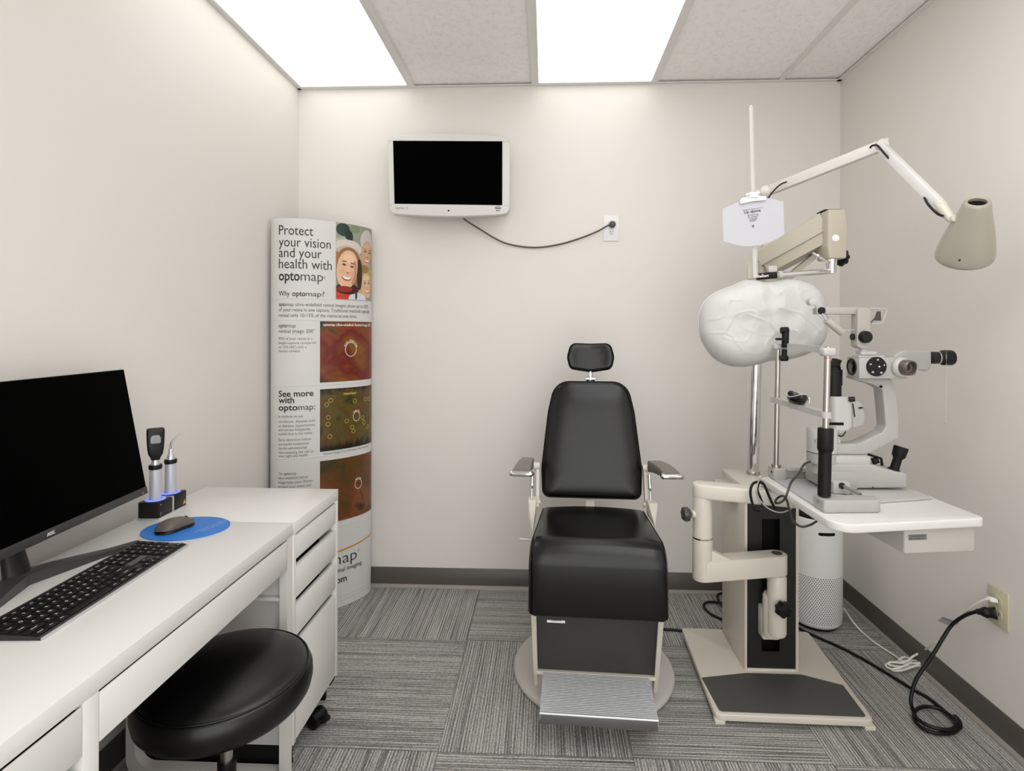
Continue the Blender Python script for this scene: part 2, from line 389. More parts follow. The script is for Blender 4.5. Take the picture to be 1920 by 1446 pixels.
# ================================================================ drawer unit on castors
DX = -0.7195                                   # front plane of the desk furniture
t = thing('drawer_cabinet', 'white drawer unit on black castors at the far end of the desk', 'cabinet', (-0.955, 1.667, 0))
y0, y1 = 1.5035, 1.8310
b = MB()
b.bx(-1.190, DX, y0, y0+.016, .112, .714, .001); b.bx(-1.190, DX, y1-.016, y1, .112, .714, .001)
b.bx(-1.190, -1.176, y0+.016, y1-.016, .112, .714); b.bx(-1.176, DX-.004, y0+.016, y1-.016, .112, .122)
b.build('cabinet_body', WHITE, t)
MB().bx(-1.190, DX+.001, y0, y1, .7145, .750, .0015).build('cabinet_top', WHITE, t)
MB().bx(-1.17, DX-.06, y0+.017, y1-.017, .124, .712).build('cabinet_interior', SLOT, t, smooth=0)  # near-black block paints the shade behind the drawer slots
for (za, zb) in ((.6385, .706), (.526, .6135), (.4150, .5020), (.1200, .3910)):
    MB().bx(DX-.018, DX-.0005, y0+.0175, y1-.0175, za, zb, .0015).build('drawer_front', WHITE, t)
def castor(x, y, rz, parent, brake=True):
    c = MB(); R_ = M.Translation((x, y, 0)) @ M.Rotation(rz, 4, 'Z')
    for s in (-1, 1):
        c.rev(R_ @ V((-.012, s*.007, .026)), R_.to_3x3() @ V((0, s, 0)), [(0, 0), (.022, 0), (.0255, .003), (.026, .010), (.024, .0145), (.012, .0165), (0, .0165)], 28)
    hood = [R_ @ V((-.012+.0275*math.cos(q), 0, .026+.0275*math.sin(q))) for q in [PI*(-0.05+1.0*i/14) for i in range(15)]]
    n = R_.to_3x3() @ V((0, 1, 0))
    c.loft([[p-n*.0245 for p in hood]+[p-n*.0245-V((0, 0, .004)) for p in reversed(hood)], [p+n*.0245 for p in hood]+[p+n*.0245-V((0, 0, .004)) for p in reversed(hood)]])
    c.cyl(R_ @ V((.006, 0, .04)), R_ @ V((.006, 0, .113)), .011)
    o = c.build('castor', BLACKP, parent)
    if brake:
        k = MB(); k.box(R_ @ V((-.045, 0, .040)), (.024, .022, .006), R_.to_3x3().to_4x4() @ M.Rotation(.35, 4, 'Y'), .002); k.box(R_ @ V((-.058, 0, .037)), (.006, .026, .014), R_.to_3x3().to_4x4(), .002)
        k.build('brake_tab', BLACKP, o)
castor(-.762, 1.735, 2.75, t); castor(-.785, 1.568, 2.2, t, False); castor(-1.115, 1.765, .6, t, False); castor(-1.115, 1.568, .3, t, False)
b = MB(); b.bx(-1.175, DX-.035, 1.509, 1.525, .030, .1125, .002); b.bx(-1.175, DX-.035, 1.808, 1.824, .030, .1125, .002); b.bx(-1.175, -1.160, 1.525, 1.808, .030, .1125, .002); b.build('castor_frame', BLACKM, t)
MB().bx(-.80, DX-.006, 1.785, 1.822, .098, .112, .002).build('corner_bracket', BLACKM, t)

# ================================================================ desk
t = thing('desk', 'long white laminate desk with drawers along the left wall', 'desk', (-0.955, 0.80, 0))
ya, yb = 0.06, 1.5000
MB().bx(-1.190, DX, ya, yb, .7165, .750, .0015).build('desktop', WHITE, t)
b = MB()
b.bx(-1.188, DX-.0006, .8075, .8378, 0.0, .7160, .001)                 # upright between the two bays
b.bx(-1.188, DX-.0006, ya, ya+.03, 0.0, .7160, .001)                   # far left upright
b.bx(-1.188, -1.175, ya+.03, .8075, .10, .7160); b.bx(-1.188, DX-.02, ya+.03, .8075, .10, .115)
b.build('side_panel', WHITE, t)
MB().bx(-1.186, -1.172, .8378, 1.478, .617, .7160).build('back_rail', WHITE, t)
MB().bx(-1.17, DX-.0060, ya+.03, .8075, .64, .705).build('drawer_box', SLOT, t, smooth=0)  # box coloured near-black so the gap above the drawer looks shaded
MB().bx(DX-.0045, DX-.0005, .839, 1.4655, .632, .7118, .0008).build('drawer_front', WHITE, t)
MB().bx(DX-.0045, DX-.0005, ya+.032, .8055, .634, .7110, .0008).build('drawer_front', WHITE, t)
MB().bx(DX-.018, DX-.0005, ya+.032, .8055, .115, .611, .0012).build('cabinet_door', WHITE, t)
MB().bx(-1.16, DX-.0060, .845, 1.46, .640, .7060).build('drawer_box', SLOT, t, smooth=0)  # near-black colour stands for shade in the gap under the desktop
# end frame: a loop of white steel with rounded lower corners
loop = fillet([(-1.186, .7160), (-1.186, .004), (DX-.002, .004), (DX-.002, .7160)], [0, .085, .012, 0], 8)
inn = fillet([(-1.160, .7160), (-1.160, .062), (DX-.024, .062), (DX-.024, .7160)], [0, .045, .008, 0], 8)
b = MB()
n = len(loop)
ring = [[(p[0], yy, p[1]) for p in loop] for yy in (1.470, 1.4985)]; ring2 = [[(p[0], yy, p[1]) for p in inn] for yy in (1.470, 1.4985)]
b.v = ring[0]+ring[1]+ring2[0]+ring2[1]
for i in range(n-1):
    b.f += [(i, i+1, n+i+1, n+i), (2*n+i, 3*n+i, 3*n+i+1, 2*n+i+1), (i, 2*n+i, 2*n+i+1, i+1), (n+i, n+i+1, 3*n+i+1, 3*n+i)]
b.f += [(0, n, 3*n, 2*n), (n-1, 3*n-1, 4*n-1, 2*n-1)]
b.build('end_frame', WSTEEL, t, smooth=30)
MB().bx(-1.160, DX-.024, 1.474, 1.4955, .538, .5475, .001).build('end_rail', WSTEEL, t)
MB().bx(-1.160, DX-.024, 1.492, 1.4975, .5475, .7160).build('end_panel', WHITE, t)
MB().tube([(-1.20, .90, .62), (-1.155, .905, .48), (-1.150, .93, .32), (-1.175, .96, .20), (-1.20, .97, .02)], .0045, 8, 6).build('hanging_cable', CORDK, t)
MB().tube([(-1.20, 1.00, .20), (-1.15, 1.06, .10), (-1.10, 1.02, .012)], .0055, 8, 6).build('white_cable', CORDW, t)

# ================================================================ computer monitor
rec = math.radians(10.5)
MY0, MY1 = 0.862, 1.470
mbx = V((-1.1245, 0, .8385)); up_ = V((-math.sin(rec), 0, math.cos(rec))); nrm = V((math.cos(rec), 0, math.sin(rec)))
t = thing('computer_monitor', 'black widescreen computer monitor on a V-shaped stand on the desk', 'monitor', (-1.125, 1.166, .750))
lgm = V((-.088, .996, 0)).normalized()
nrm = V((lgm.y*math.cos(rec), -lgm.x*math.cos(rec), math.sin(rec))); up_ = nrm.cross(lgm)
if up_.z < 0: up_ = -up_
def mon(y, h, d): return mbx+up_*h+nrm*d+lgm*(y-MY1)+V((0, MY1, 0))
def monbox(mb, ya, yb, ha, hb, da, db, bev=0):
    c = mon((ya+yb)/2, (ha+hb)/2, (da+db)/2); R_ = M((nrm, lgm, up_)).transposed().to_4x4()
    return mb.box(c, (abs(db-da), yb-ya, hb-ha), R_, bev)
HM = .3560
b = MB(); monbox(b, MY0, MY1, 0, HM, -.014, 0, .0015); monbox(b, MY0+.09, MY1-.09, .05, .27, -.045, -.012, .012); b.build('monitor_housing', BLACKP, t)
b = MB(); monbox(b, MY0+.002, MY1-.002, .0205, HM-.002, -.001, .0012); b.build('screen', SCREEN, t, smooth=0)
b = MB(); monbox(b, MY0, MY1, 0, .0200, -.002, .0022, .0008); bez = b.build('bottom_bezel', mat('charcoal_bezel', (46, 45, 45), .4), t)
# maker's mark in silver letters on the bezel
b = MB(); LH = .0068; yl = 1.1330
lg = lgm
def mark(poly): poly = [(q[0]*.78, q[1]) for q in poly]; b.prism(poly, mon(yl, .0058, .0022), lg, up_, .0006)
mark([(-.001, 0), (.0012, 0), (.0062, LH), (.0040, LH)]); mark([(.0040, LH), (.0062, LH), (.0070, LH*.72), (.0070, 0), (.0052, 0), (.0052, LH*.7)])
def arcbar(cx, a0, a1):
    o_ = []; i_ = []
    for k in range(17):
        q = a0+(a1-a0)*k/16; sx = max(-1, min(1, 1.35*math.cos(q))); sy = max(-1, min(1, 1.35*math.sin(q)))
        o_.append((cx+.0043*sx, LH/2+LH/2*sy)); i_.append((cx+.0024*sx, LH/2+LH/2*.60*sy))
    for k in range(16): mark([o_[k], o_[k+1], i_[k+1], i_[k]])
arcbar(.0132, 0, 2*PI); arcbar(.0236, .75, 2*PI-.75)
b.build('maker_mark', mat('silver_print', (214, 214, 214), .4), t, smooth=0)
b = MB(); b.text('•', mon(1.452, .003, .0024), lg, up_, .006); monbox(b, 1.447, 1.452, .0045, .0075, .002, .0026); b.build('power_light', mat('amber_mark', (205, 120, 80), .5), t, smooth=0)
# stand: neck and two splayed feet
hub = V((-1.165, 1.135, .750))
b = MB(); rings = []
for (x, z, w_, d_) in ((-1.132, .752, .036, .024), (-1.136, .775, .030, .021), (-1.146, .82, .026, .018), (-1.160, .90, .025, .015), (-1.180, .98, .025, .013)):
    rings.append([(x+d_*math.cos(q)*.9, 1.108+w_*math.sin(q)*.9, z) for q in [2*PI*i/20 for i in range(20)]])
b.loft(rings); b.build('stand_neck', BLACKP, t)
def foot(tip, name='stand_foot'):
    tip = V(tip); a_ = V((-1.130, 1.108, .750)); d_ = (tip-a_).normalized(); sd = V((-d_.y, d_.x, 0)); rr = []
    for k, (wd, ht) in enumerate(((.022, .024), (.019, .022), (.016, .016), (.014, .009), (.011, .006))):
        p = a_+(tip-a_)*(k/4); rr.append([p-sd*wd, p+sd*wd, p+sd*wd+V((0, 0, ht)), p-sd*(wd*.2)+V((0, 0, ht+.003)), p-sd*wd+V((0, 0, ht))])
    MB().loft(rr).build(name, mat('gunmetal_plastic', (58, 57, 56), .35), t, smooth=25)
foot((-1.047, 1.338, .750)); foot((-1.045, .900, .750))

# ================================================================ keyboard
KL = .4180; KP = .0182
kt = thing('keyboard', 'thin black full-size keyboard with silver edge on the desk', 'keyboard', (-.9005, 1.119, .750), PI/2+.052)
def kb(mb, x0, x1, y0, y1, z0, z1, bev=0): return mb.bx(x0, x1, y0, y1, z0, z1, bev, 1)
pr = [(0, 0), (.128, 0), (.128, .0115), (.122, .0125), (.004, .0060), (0, .0045)]
b = MB(); b.loft([[(-KL/2, p[0], p[1]) for p in pr], [(KL/2, p[0], p[1]) for p in pr]]); b.build('keyboard_body', mat('dark_anodised_metal', (52, 51, 50), .4, .4), kt, smooth=0, world=False)
b = MB(); b.bx(-KL/2, KL/2, -.004, .0005, .0003, .0048, .0012); b.build('front_trim', ALU, kt, world=False)
rows = [  # y of row centre, list of (x in key units, width, legend)
    [(0, 1, 'Esc')]+[(1+i*1.0, 1, 'F%d' % (i+1)) for i in range(12)]+[(13, 1, 'Ins'), (14, 1, 'Del'), (15.35, 1, 'Prt'), (16.35, 1, 'Scr'), (17.35, 1, 'Brk'), (18.7, 1, '='), (19.7, 1, '/'), (20.7, 1, '*'), (21.7, 1, '-')],
    [(i, 1, c) for i, c in enumerate('`1234567890-=')]+[(13, 2, 'Backspace'), (15.35, 1, 'Ins'), (16.35, 1, 'Home'), (17.35, 1, 'Up'), (18.7, 1, 'Num'), (19.7, 1, '/'), (20.7, 1, '*'), (21.7, 1, '-')],
    [(0, 1.5, 'Tab')]+[(1.5+i, 1, c) for i, c in enumerate('QWERTYUIOP[]')]+[(13.5, 1.5, '\\'), (15.35, 1, 'Del'), (16.35, 1, 'End'), (17.35, 1, 'Dn'), (18.7, 1, '7'), (19.7, 1, '8'), (20.7, 1, '9'), (21.7, 1, '+')],
    [(0, 1.75, 'Caps')]+[(1.75+i, 1, c) for i, c in enumerate("ASDFGHJKL;'")]+[(12.75, 2.25, 'Enter'), (18.7, 1, '4'), (19.7, 1, '5'), (20.7, 1, '6'), (21.7, 1, '.')],
    [(0, 2.25, 'Shift')]+[(2.25+i, 1, c) for i, c in enumerate('ZXCVBNM,./')]+[(12.25, 2.75, 'Shift'), (16.35, 1, '^'), (18.7, 1, '1'), (19.7, 1, '2'), (20.7, 1, '3')],
    [(0, 1.25, 'Ctrl'), (1.25, 1.25, 'Fn'), (2.5, 1.25, 'Alt'), (3.75, 6, ''), (9.75, 1.25, 'Alt'), (11, 1.25, 'Fn'), (12.25, 1.25, 'Menu'), (13.5, 1.5, 'Ctrl'), (15.35, 1, '<'), (16.35, 1, 'v'), (17.35, 1, '>'), (18.7, 2, '0'), (20.7, 1, '.'), (21.7, 1, 'Enter')]]
KEY = mat('key_plastic', (15, 15, 15), .5, spec=.3); leg = MB(); kmesh = {}
slope = .0065/.118
for ri, row in enumerate(rows):
    yc = .118-.0095-ri*.0190
    for (kx, kw, tx) in row:
        x0 = -KL/2+.004+kx*KP; wd = kw*KP-.0026; kk = round(kw, 2)
        zz = .0063+slope*yc
        if kk not in kmesh:
            q = MB(); q.box((0, 0, .0011), (wd, .0160, .0024), None, .0009, 2); o = q.build('key', KEY, kt, world=False); kmesh[kk] = o
        else: o = kmesh[kk].copy(); C.objects.link(o); o.parent = kt
        o.location = (x0+wd/2, yc, zz); o.rotation_euler = (slope, 0, 0)
        if tx: leg.text(tx, (x0+wd/2, yc-.002, zz+.0026), (1, 0, 0), (0, 1, slope), .0050 if len(tx) == 1 else .0030, min(wd*.7, .0026*len(tx)) if len(tx) > 1 else None, 'c', .01)
leg.build('key_legends', INKW, kt, smooth=0, world=False)
kb(MB(), -KL/2+.004+15.35*KP, -KL/2+.002+18.4*KP, .0425, .0600, .0088, .0098).build('blank_plate', mat('dark_grey_plate', (84, 84, 82), .5), kt, smooth=0, world=False)

# ================================================================ mouse mat and mouse
import bpy as _b
c0 = V((-.993, 1.444, .750)); 
el = [(c0.x+.112*math.cos(q), c0.y+.112*.80*math.sin(q)) for q in [2*PI*i/64 for i in range(64)]]
o = MB().prism([(p[0]-c0.x, p[1]-c0.y) for p in el], c0, (1, 0, 0), (0, 1, 0), .0028, .0008).build('mouse_mat', BLUE, smooth=50)
tag(o, 'oval bright blue mouse mat with white print on the desk', 'mouse mat')
RM[o.name] = M.Translation(o.location)
b = MB()
for i, (tx, wd) in enumerate((('www.eyehealth', .085), ('retinal imaging', .10))):
    b.text(tx, (c0.x+.062-.014*i, c0.y-.03, c0.z+.0031), (.25, .97, 0), (-.97, .25, 0), .006, wd)
b.text('A', (c0.x-.03, c0.y+.055, c0.z+.0031), (.25, .97, 0), (-.97, .25, 0), .008)
b.build('mat_print', mat('pale_blue_print', (180, 212, 240), .5), o, smooth=0)
mo = V((-1.018, 1.434, .7530)); mrot = M.Rotation(-.32, 4, 'Z')
t = thing('computer_mouse', 'dark grey wireless mouse on the blue mat', 'mouse', mo)
def mshape(sc, zoff, zt):
    rings = []
    for k in range(15):
        s = -1+2*k/14; yy = s*.052; wv = .0315*(1-abs(s)**3.2)**.5*(1-.10*math.exp(-((s-.05)/.35)**2)); hv = .030*(1-abs(s)**2.4)**.75*(1-.22*s)
        if abs(s) == 1: wv = .001; hv = .002
        rings.append([mo+mrot @ V((wv*sc*math.cos(q), yy*sc, zoff+(hv*zt if math.sin(q) > 0 else .0)*abs(math.sin(q))**.8+(0 if math.sin(q) > 0 else 0.0006))) for q in [2*PI*i/24 for i in range(24)]])
    return rings
MB().loft(mshape(1.0, .0005, .55)).build('mouse_base', BLACKP, t, smooth=60)
MB().loft(mshape(.985, .0085, .74)).build('mouse_shell', mat('graphite_plastic', (92, 84, 78), .42), t, smooth=60)
b = MB(); b.rev(mo+mrot @ V((0, .030, .0180)), mrot @ V((1, 0, 0)), [(0, -.003), (.007, -.003), (.008, 0), (.007, .003), (0, .003)], 20); b.build('scroll_wheel', BLACKM, t)

# ================================================================ charging base with two hand-held instruments
cb = V((-1.1510, 1.5690, .750)); rz = 0.045
t = thing('charging_base', 'black two-well charging base with glowing blue rings beside the monitor', 'charger', cb, rz)
b = MB(); b.bx(-.031, .031, -.066, .066, .0, .004, .001); b.build('base_plate', ALU, t, world=False)
for s in (-1, 1):
    q = MB(); q.bx(-.030, .030, s*.034-.0305, s*.034+.0305, .004, .050, .0025); q.build('charging_block', BLACKP, t, world=False)
MB().bx(-.0285, .0305, -.0032, .0032, .004, .049).build('divider_plate', ALU, t, world=False, smooth=0)
BLUEL = emis('blue_light_ring', (120, 138, 245), 0.55)
for s in (-1, 1): MB().rev((0, s*.034, .0498), (0, 0, 1), [(.017, 0), (.0255, 0), (.0265, .0012), (.0240, .0030), (.0170, .0030)], 40).build('light_ring', BLUEL, t, world=False)
b = MB(); b.prism([(.0, .0), (.016, .0), (.008, .014)], (.0302, .046, .010), (0, 1, 0), (0, 0, 1), .0003); b.build('triangle_mark', mat('copper_print', (222, 160, 96), .4), t, world=False, smooth=0)
b = MB(); b.text('BETA', (.0303, -.058, .040), (0, 1, 0), (0, 0, 1), .0022); b.text('4 NT', (.0303, -.058, .016), (0, 1, 0), (0, 0, 1), .0022); b.text('3,5 V', (.0303, -.058, .011), (0, 1, 0), (0, 0, 1), .0022); b.build('base_print', INKW, t, world=False, smooth=0)
BR = RM[t.name]
HG = mat('satin_grey_handle', (196, 197, 205), .38, .25)
def handle(t, o):
    MB().rev(o, (0, 0, 1), [(0, 0), (.0150, 0), (.0150, .088), (.0145, .090), (0, .090)], 32).build('handle', HG, t)
    MB().rev(o+V((0, 0, .0895)), (0, 0, 1), [(0, 0), (.0160, 0), (.0172, .002), (.0172, .010), (.0158, .013), (0, .013)], 32).build('rheostat_ring', BLACKP, t)
o0 = BR @ V((0, -.034, .0506)); o1 = BR @ V((0, .034, .0506))
t = thing('retinoscope', 'hand-held eye scope with black head and grey window in the near charging well', 'eye instrument', o0)
handle(t, o0)
MB().rev(o0+V((0, 0, .102)), (0, 0, 1), [(0, 0), (.0120, 0), (.0100, .010), (.0095, .017), (0, .017)], 28).build('neck_collar', ALU, t)
hd = []
for (z, wx, wy) in ((.117, .011, .010), (.124, .0125, .0115), (.134, .018, .013), (.150, .0205, .0135), (.172, .0218, .0135), (.196, .0225, .0130), (.206, .0222, .0125), (.2095, .019, .010)):
    hd.append([o0+V((p[0]*.78+p[1]*.62, p[0]*-.35*0+p[1]*-.78+p[0]*.62, z)) for p in fillet([(-wx, -wy), (wx, -wy), (wx, wy), (-wx, wy)], .006, 4)])
# head faces the room: x axis along (.78,.62), normal (.62,-.78)
MB().loft(hd).build('scope_head', BLACKP, t, smooth=35)
hx = V((.78, .62, 0)); hn = V((.62, -.78, 0))
MB().prism(fillet([(-.0165, .160), (.0165, .160), (.0165, .200), (-.0165, .200)], .004, 4), o0+hn*.0125, hx, (0, 0, 1), -.0022, .0006).build('head_bezel', BLACKM, t)
MB().prism(fillet([(-.0125, .1665), (.0125, .1665), (.0125, .181), (.009, .1905), (-.009, .1905), (-.0125, .181)], .004, 4), o0+hn*.0146, hx, (0, 0, 1), -.0012, .0004).build('viewing_window', mat('frosted_grey_window', (150, 150, 152), .35), t)
t = thing('transilluminator', 'hand-held metal probe light with a bent thin tip in the far charging well', 'eye instrument', o1)
handle(t, o1)
MB().rev(o1+V((0, 0, .102)), (0, 0, 1), [(0, 0), (.0125, 0), (.0115, .006), (.0090, .014), (.0078, .0145), (.0068, .0165), (.0060, .030), (.0050, .032), (0, .032)], 28).build('neck_collar', ALU, t)
MB().tube([o1+V((0, 0, .132)), o1+V((.000, 0, .145)), o1+V((.004, .002, .157)), o1+V((.012, .008, .168)), o1+V((.022, .014, .177))], lambda q: .0034-.0014*q, 12, 6).build('probe_tip', STEEL, t)

# ================================================================ stool
sc_ = V((-.7380, 1.2150, 0)); SR = .186; ZT = .526
t = thing('stool', 'round black vinyl swivel stool tucked under the front of the desk', 'stool', sc_)
prof = [(0, ZT-.090), (SR-.030, ZT-.090), (SR-.012, ZT-.086), (SR-.004, ZT-.074), (SR, ZT-.055), (SR-.001, ZT-.036), (SR-.006, ZT-.024), (SR-.0095, ZT-.0195), (SR-.0115, ZT-.0195), (SR-.014, ZT-.0165), (SR-.024, ZT-.010), (SR-.050, ZT-.002), (SR-.090, ZT+.005), (.06, ZT+.009), (0, ZT+.010)]
MB().rev(sc_, (0, 0, 1), prof, 72).build('seat_cushion', VINYLS, t, smooth=60)
MB().tube([sc_+V(((SR-.0100)*math.cos(q), (SR-.0100)*math.sin(q), ZT-.0180)) for q in [2*PI*i/90 for i in range(90)]], .0016, 6, closed=True).build('seam_piping', VINYLS, t)
MB().rev(sc_, (0, 0, 1), [(0, ZT-.104), (.10, ZT-.104), (.11, ZT-.0905), (0, ZT-.0905)], 40).build('seat_plate', BLACKM, t)
MB().cyl(sc_+V((0, 0, .10)), sc_+V((0, 0, ZT-.10)), .0125).build('gas_column', STEEL, t)
MB().rev(sc_, (0, 0, 1), [(0, .07), (.030, .07), (.028, .10), (.0200, .18), (.0200, .30), (0, .30)], 28).build('column_cover', BLACKP, t)
b = MB(); b.tube([sc_+V((.012, .02, ZT-.110)), sc_+V((.05, .09, ZT-.122)), sc_+V((.062, .115, ZT-.135))], .005, 8, 4); b.box(sc_+V((.067, .128, ZT-.165)), (.022, .012, .07), .3, .004, taper=(.6, .8)); b.build('height_lever', BLACKP, t)
for k in range(5):
    a0 = 2*PI*k/5+.3; d_ = V((math.cos(a0), math.sin(a0), 0)); sd = V((-d_.y, d_.x, 0))
    b = MB(); b.loft([[sc_+d_*r-sd*w_+V((0, 0, z0)), sc_+d_*r+sd*w_+V((0, 0, z0)), sc_+d_*r+sd*w_*.7+V((0, 0, z1)), sc_+d_*r-sd*w_*.7+V((0, 0, z1))] for (r, w_, z0, z1) in ((.015, .020, .060, .100), (.12, .017, .058, .088), (.235, .013, .055, .072))])
    o = b.build('leg', BLACKP, t)
    c = MB(); p = sc_+d_*.225
    for s in (-1, 1): c.rev(p+sd*(s*.006)+V((0, 0, .026)), sd*s, [(0, 0), (.024, 0), (.026, .004), (.025, .013), (0, .015)], 24)
    c.cyl(p+V((0, 0, .03)), p+V((0, 0, .062)), .007); c.build('castor', BLACKP, o)

# ================================================================ curved floor-standing banner in the corner
BL_, BR_ = V((-1.252, 2.3899)), V((-0.8882, 2.682))
bc = (BL_+BR_)/2; bu = BR_-BL_; ba = bu.length/2; bu.normalize(); bn = V((bu.y, -bu.x)); bb = 0.115; BH = 1.806
_T = [PI*i/600 for i in range(601)]; _P = [bc-bu*(math.cos(q)*ba)+bn*(math.sin(q)*bb) for q in _T]; _S = [0.0]
for i in range(600): _S.append(_S[-1]+(_P[i+1]-_P[i]).length)
def bpt(s, z, off=0.0):
    lo, hi = 0, 600
    while hi-lo > 1:
        mid = (lo+hi)//2
        if _S[mid] <= s: lo = mid
        else: hi = mid
    f = (s-_S[lo])/(_S[hi]-_S[lo]); q = _T[lo]+(_T[hi]-_T[lo])*f
    p = bc-bu*(math.cos(q)*ba)+bn*(math.sin(q)*bb); n = (-bu*(math.cos(q)/ba)+bn*(math.sin(q)/bb)).normalized()
    p = p+n*off
    return V((p.x, p.y, z))
BT = thing('display_banner', 'tall curved white display stand about eye imaging in the corner behind the desk', 'display stand', (bc.x, bc.y, 0))
BANW = mat('banner_card', (216, 214, 212), .42)
ring = [bpt(_S[-1]*i/72, 0) for i in range(73)]+[V((*(bc-bu*(math.cos(q)*ba*.97)-bn*(math.sin(q)*.03)), 0)) for q in [PI-PI*i/16 for i in range(1, 16)]]
mb = MB()
mb.loft([[p+V((0, 0, z)) for p in ring] for z in (0.002, BH)]); mb.build('banner_column', BANW, BT, smooth=30)
def strip(s0, s1, z0, z1, off, n=60):
    m_ = MB(); m_.uv = []
    k = [(s0+(s1-s0)*i/n) for i in range(n+1)]
    for i, s in enumerate(k):
        for j, z in enumerate((z0, z1)):
            zz = z(s) if callable(z) else z
            m_.v.append(tuple(bpt(s, zz, off))); m_.uv.append((i/n, j))
    m_.f = [(2*i, 2*i+2, 2*i+3, 2*i+1) for i in range(n)]
    return m_
for z in (1.4445, 1.3475, 1.0500, .7225, .385):
    m_ = MB()
    for (o_, d_) in ((0, -.0022), (.0012, -.0010), (.0012, .0010), (0, .0022)): m_.v += [tuple(bpt(.004+(_S[-1]-.008)*i/60, z+d_, o_)) for i in range(61)]
    m_.f = [(r*61+i, r*61+i+1, (r+1)*61+i+1, (r+1)*61+i) for r in range(3) for i in range(60)]
    m_.build('panel_seam', BANW, BT)
def btxt(name, lines, ink=INK):
    m_ = MB()
    for (tx, s0, s1, z, h, bold) in lines:
        m_.text(tx, None, None, None, h, (s1-s0) if s1 else None, 'l', bold, fn=lambda x, y: bpt(s0+x, z+y, .0008))
    return m_.build(name, ink, BT, smooth=0, recalc=False)
s0 = .0575
btxt('heading_text', [('Protect', s0, .204, 1.731, .043, 0), ('your vision', s0, .281, 1.678, .043, 0), ('and your', s0, .241, 1.630, .043, 0), ('health with', s0, .286, 1.580, .043, 0), ('opto', s0, .148, 1.5255, .043, .018), ('map', .152, .247, 1.5255, .043, -.005), ('®', .249, .258, 1.538, .010, 0)])
btxt('subheading_text', [('Why', s0, .106, 1.4555, .023, 0), ('opto', .117, .172, 1.4555, .023, .018), ('map?', .1735, .253, 1.4555, .023, 0)])
btxt('intro_text', [('opto', s0, .090, 1.410, .016, .02), ('map ultra-widefield retinal images show up to 82%', .091, .488, 1.410, .016, 0), ('of your retina in one capture. Traditional methods typically', s0, .500, 1.386, .016, 0), ('reveal only 10-15% of the retina at one time.', s0, .412, 1.361, .016, 0)], mat('mid_grey_print', (82, 79, 78), .6))
btxt('caption_text', [('opto', s0, .094, 1.314, .0165, .02), ('map', .095, .132, 1.314, .0165, 0), ('retinal image 200°', s0, .213, 1.289, .0165, 0)], mat('mid_grey_print', (82, 79, 78), .6))
btxt('body_text', [('82% of your retina in a', s0, .202, 1.258, .011, 0), ('single capture compared', s0, .215, 1.239, .011, 0), ('to 15% (45°) with a', s0, .177, 1.220, .011, 0), ('fundus camera.', s0, .152, 1.202, .011, 0)], INKG)
btxt('section_heading', [('See more', s0, .207, 1.002, .027, .02), ('with', s0, .126, .973, .027, .02), ('opto', s0, .141, .940, .027, .02), ('map:', .144, .214, .940, .027, 0)])
zz = lambda y: 1.0020-(y-741)*.00242
btxt('body_text', [(tx, s0, e, zz(y), .0115, 0) for (tx, e, y) in (('In addition to eye', .163, 780), ('conditions, diseases such', .215, 789.5), ('as diabetes, hypertension,', .216, 797.5), ('and stroke frequently', .194, 805), ('exhibit first in the retina.', .204, 812.5), ('Early detection means', .197, 823.5), ('successful treatments', .188, 831.5), ('can be administered', .179, 839), ('thus reducing the risk to', .207, 847), ('your sight and health.', .186, 853.5))], INKG)
btxt('body_text', [('The', s0, .0765, .650, .0115, 0), ('opto', .082, .108, .650, .0115, .02), ('map', .109, .136, .650, .0115, 0)]+[(tx, s0, e, zz(y), .0115, 0) for (tx, e, y) in (('ultra-widefield retinal', .183, 894.5), ('image helps your doctor', .205, 902.5), ('protect your vision and', .197, 910.5), ('maintain healthy eyes.', .192, 918.5))], INKG)
btxt('logo_text', [('opto', .13, .268, .2045, .052, .018), ('map', .275, .415, .2045, .052, -.005), ('®', .421, .430, .235, .010, 0)])
btxt('tagline_text', [('ultra-widefield retinal imaging', .115, .444, .167, .019, .01)])
btxt('web_address', [('optomap.com', .13, .361, .1175, .030, .02)])
btxt('fine_print', [('- - - - - - - - - - - - - - - - - - - - - - - - - - - - -', .10, .47, .048, .008, .02), ('- - - - - - - - - - - - - - - - - - - - - - - - - - - - -', .10, .49, .030, .008, .02)], mat('pale_grey_print', (150, 147, 144), .6))
strip(.10, .555, lambda s: .2530+.0011*(s/.1)**2.1-(.0052-.004*s), lambda s: .2530+.0011*(s/.1)**2.1+(.0052-.004*s), .0009).build('orange_stripe', ORANGE, BT, smooth=0, recalc=False)
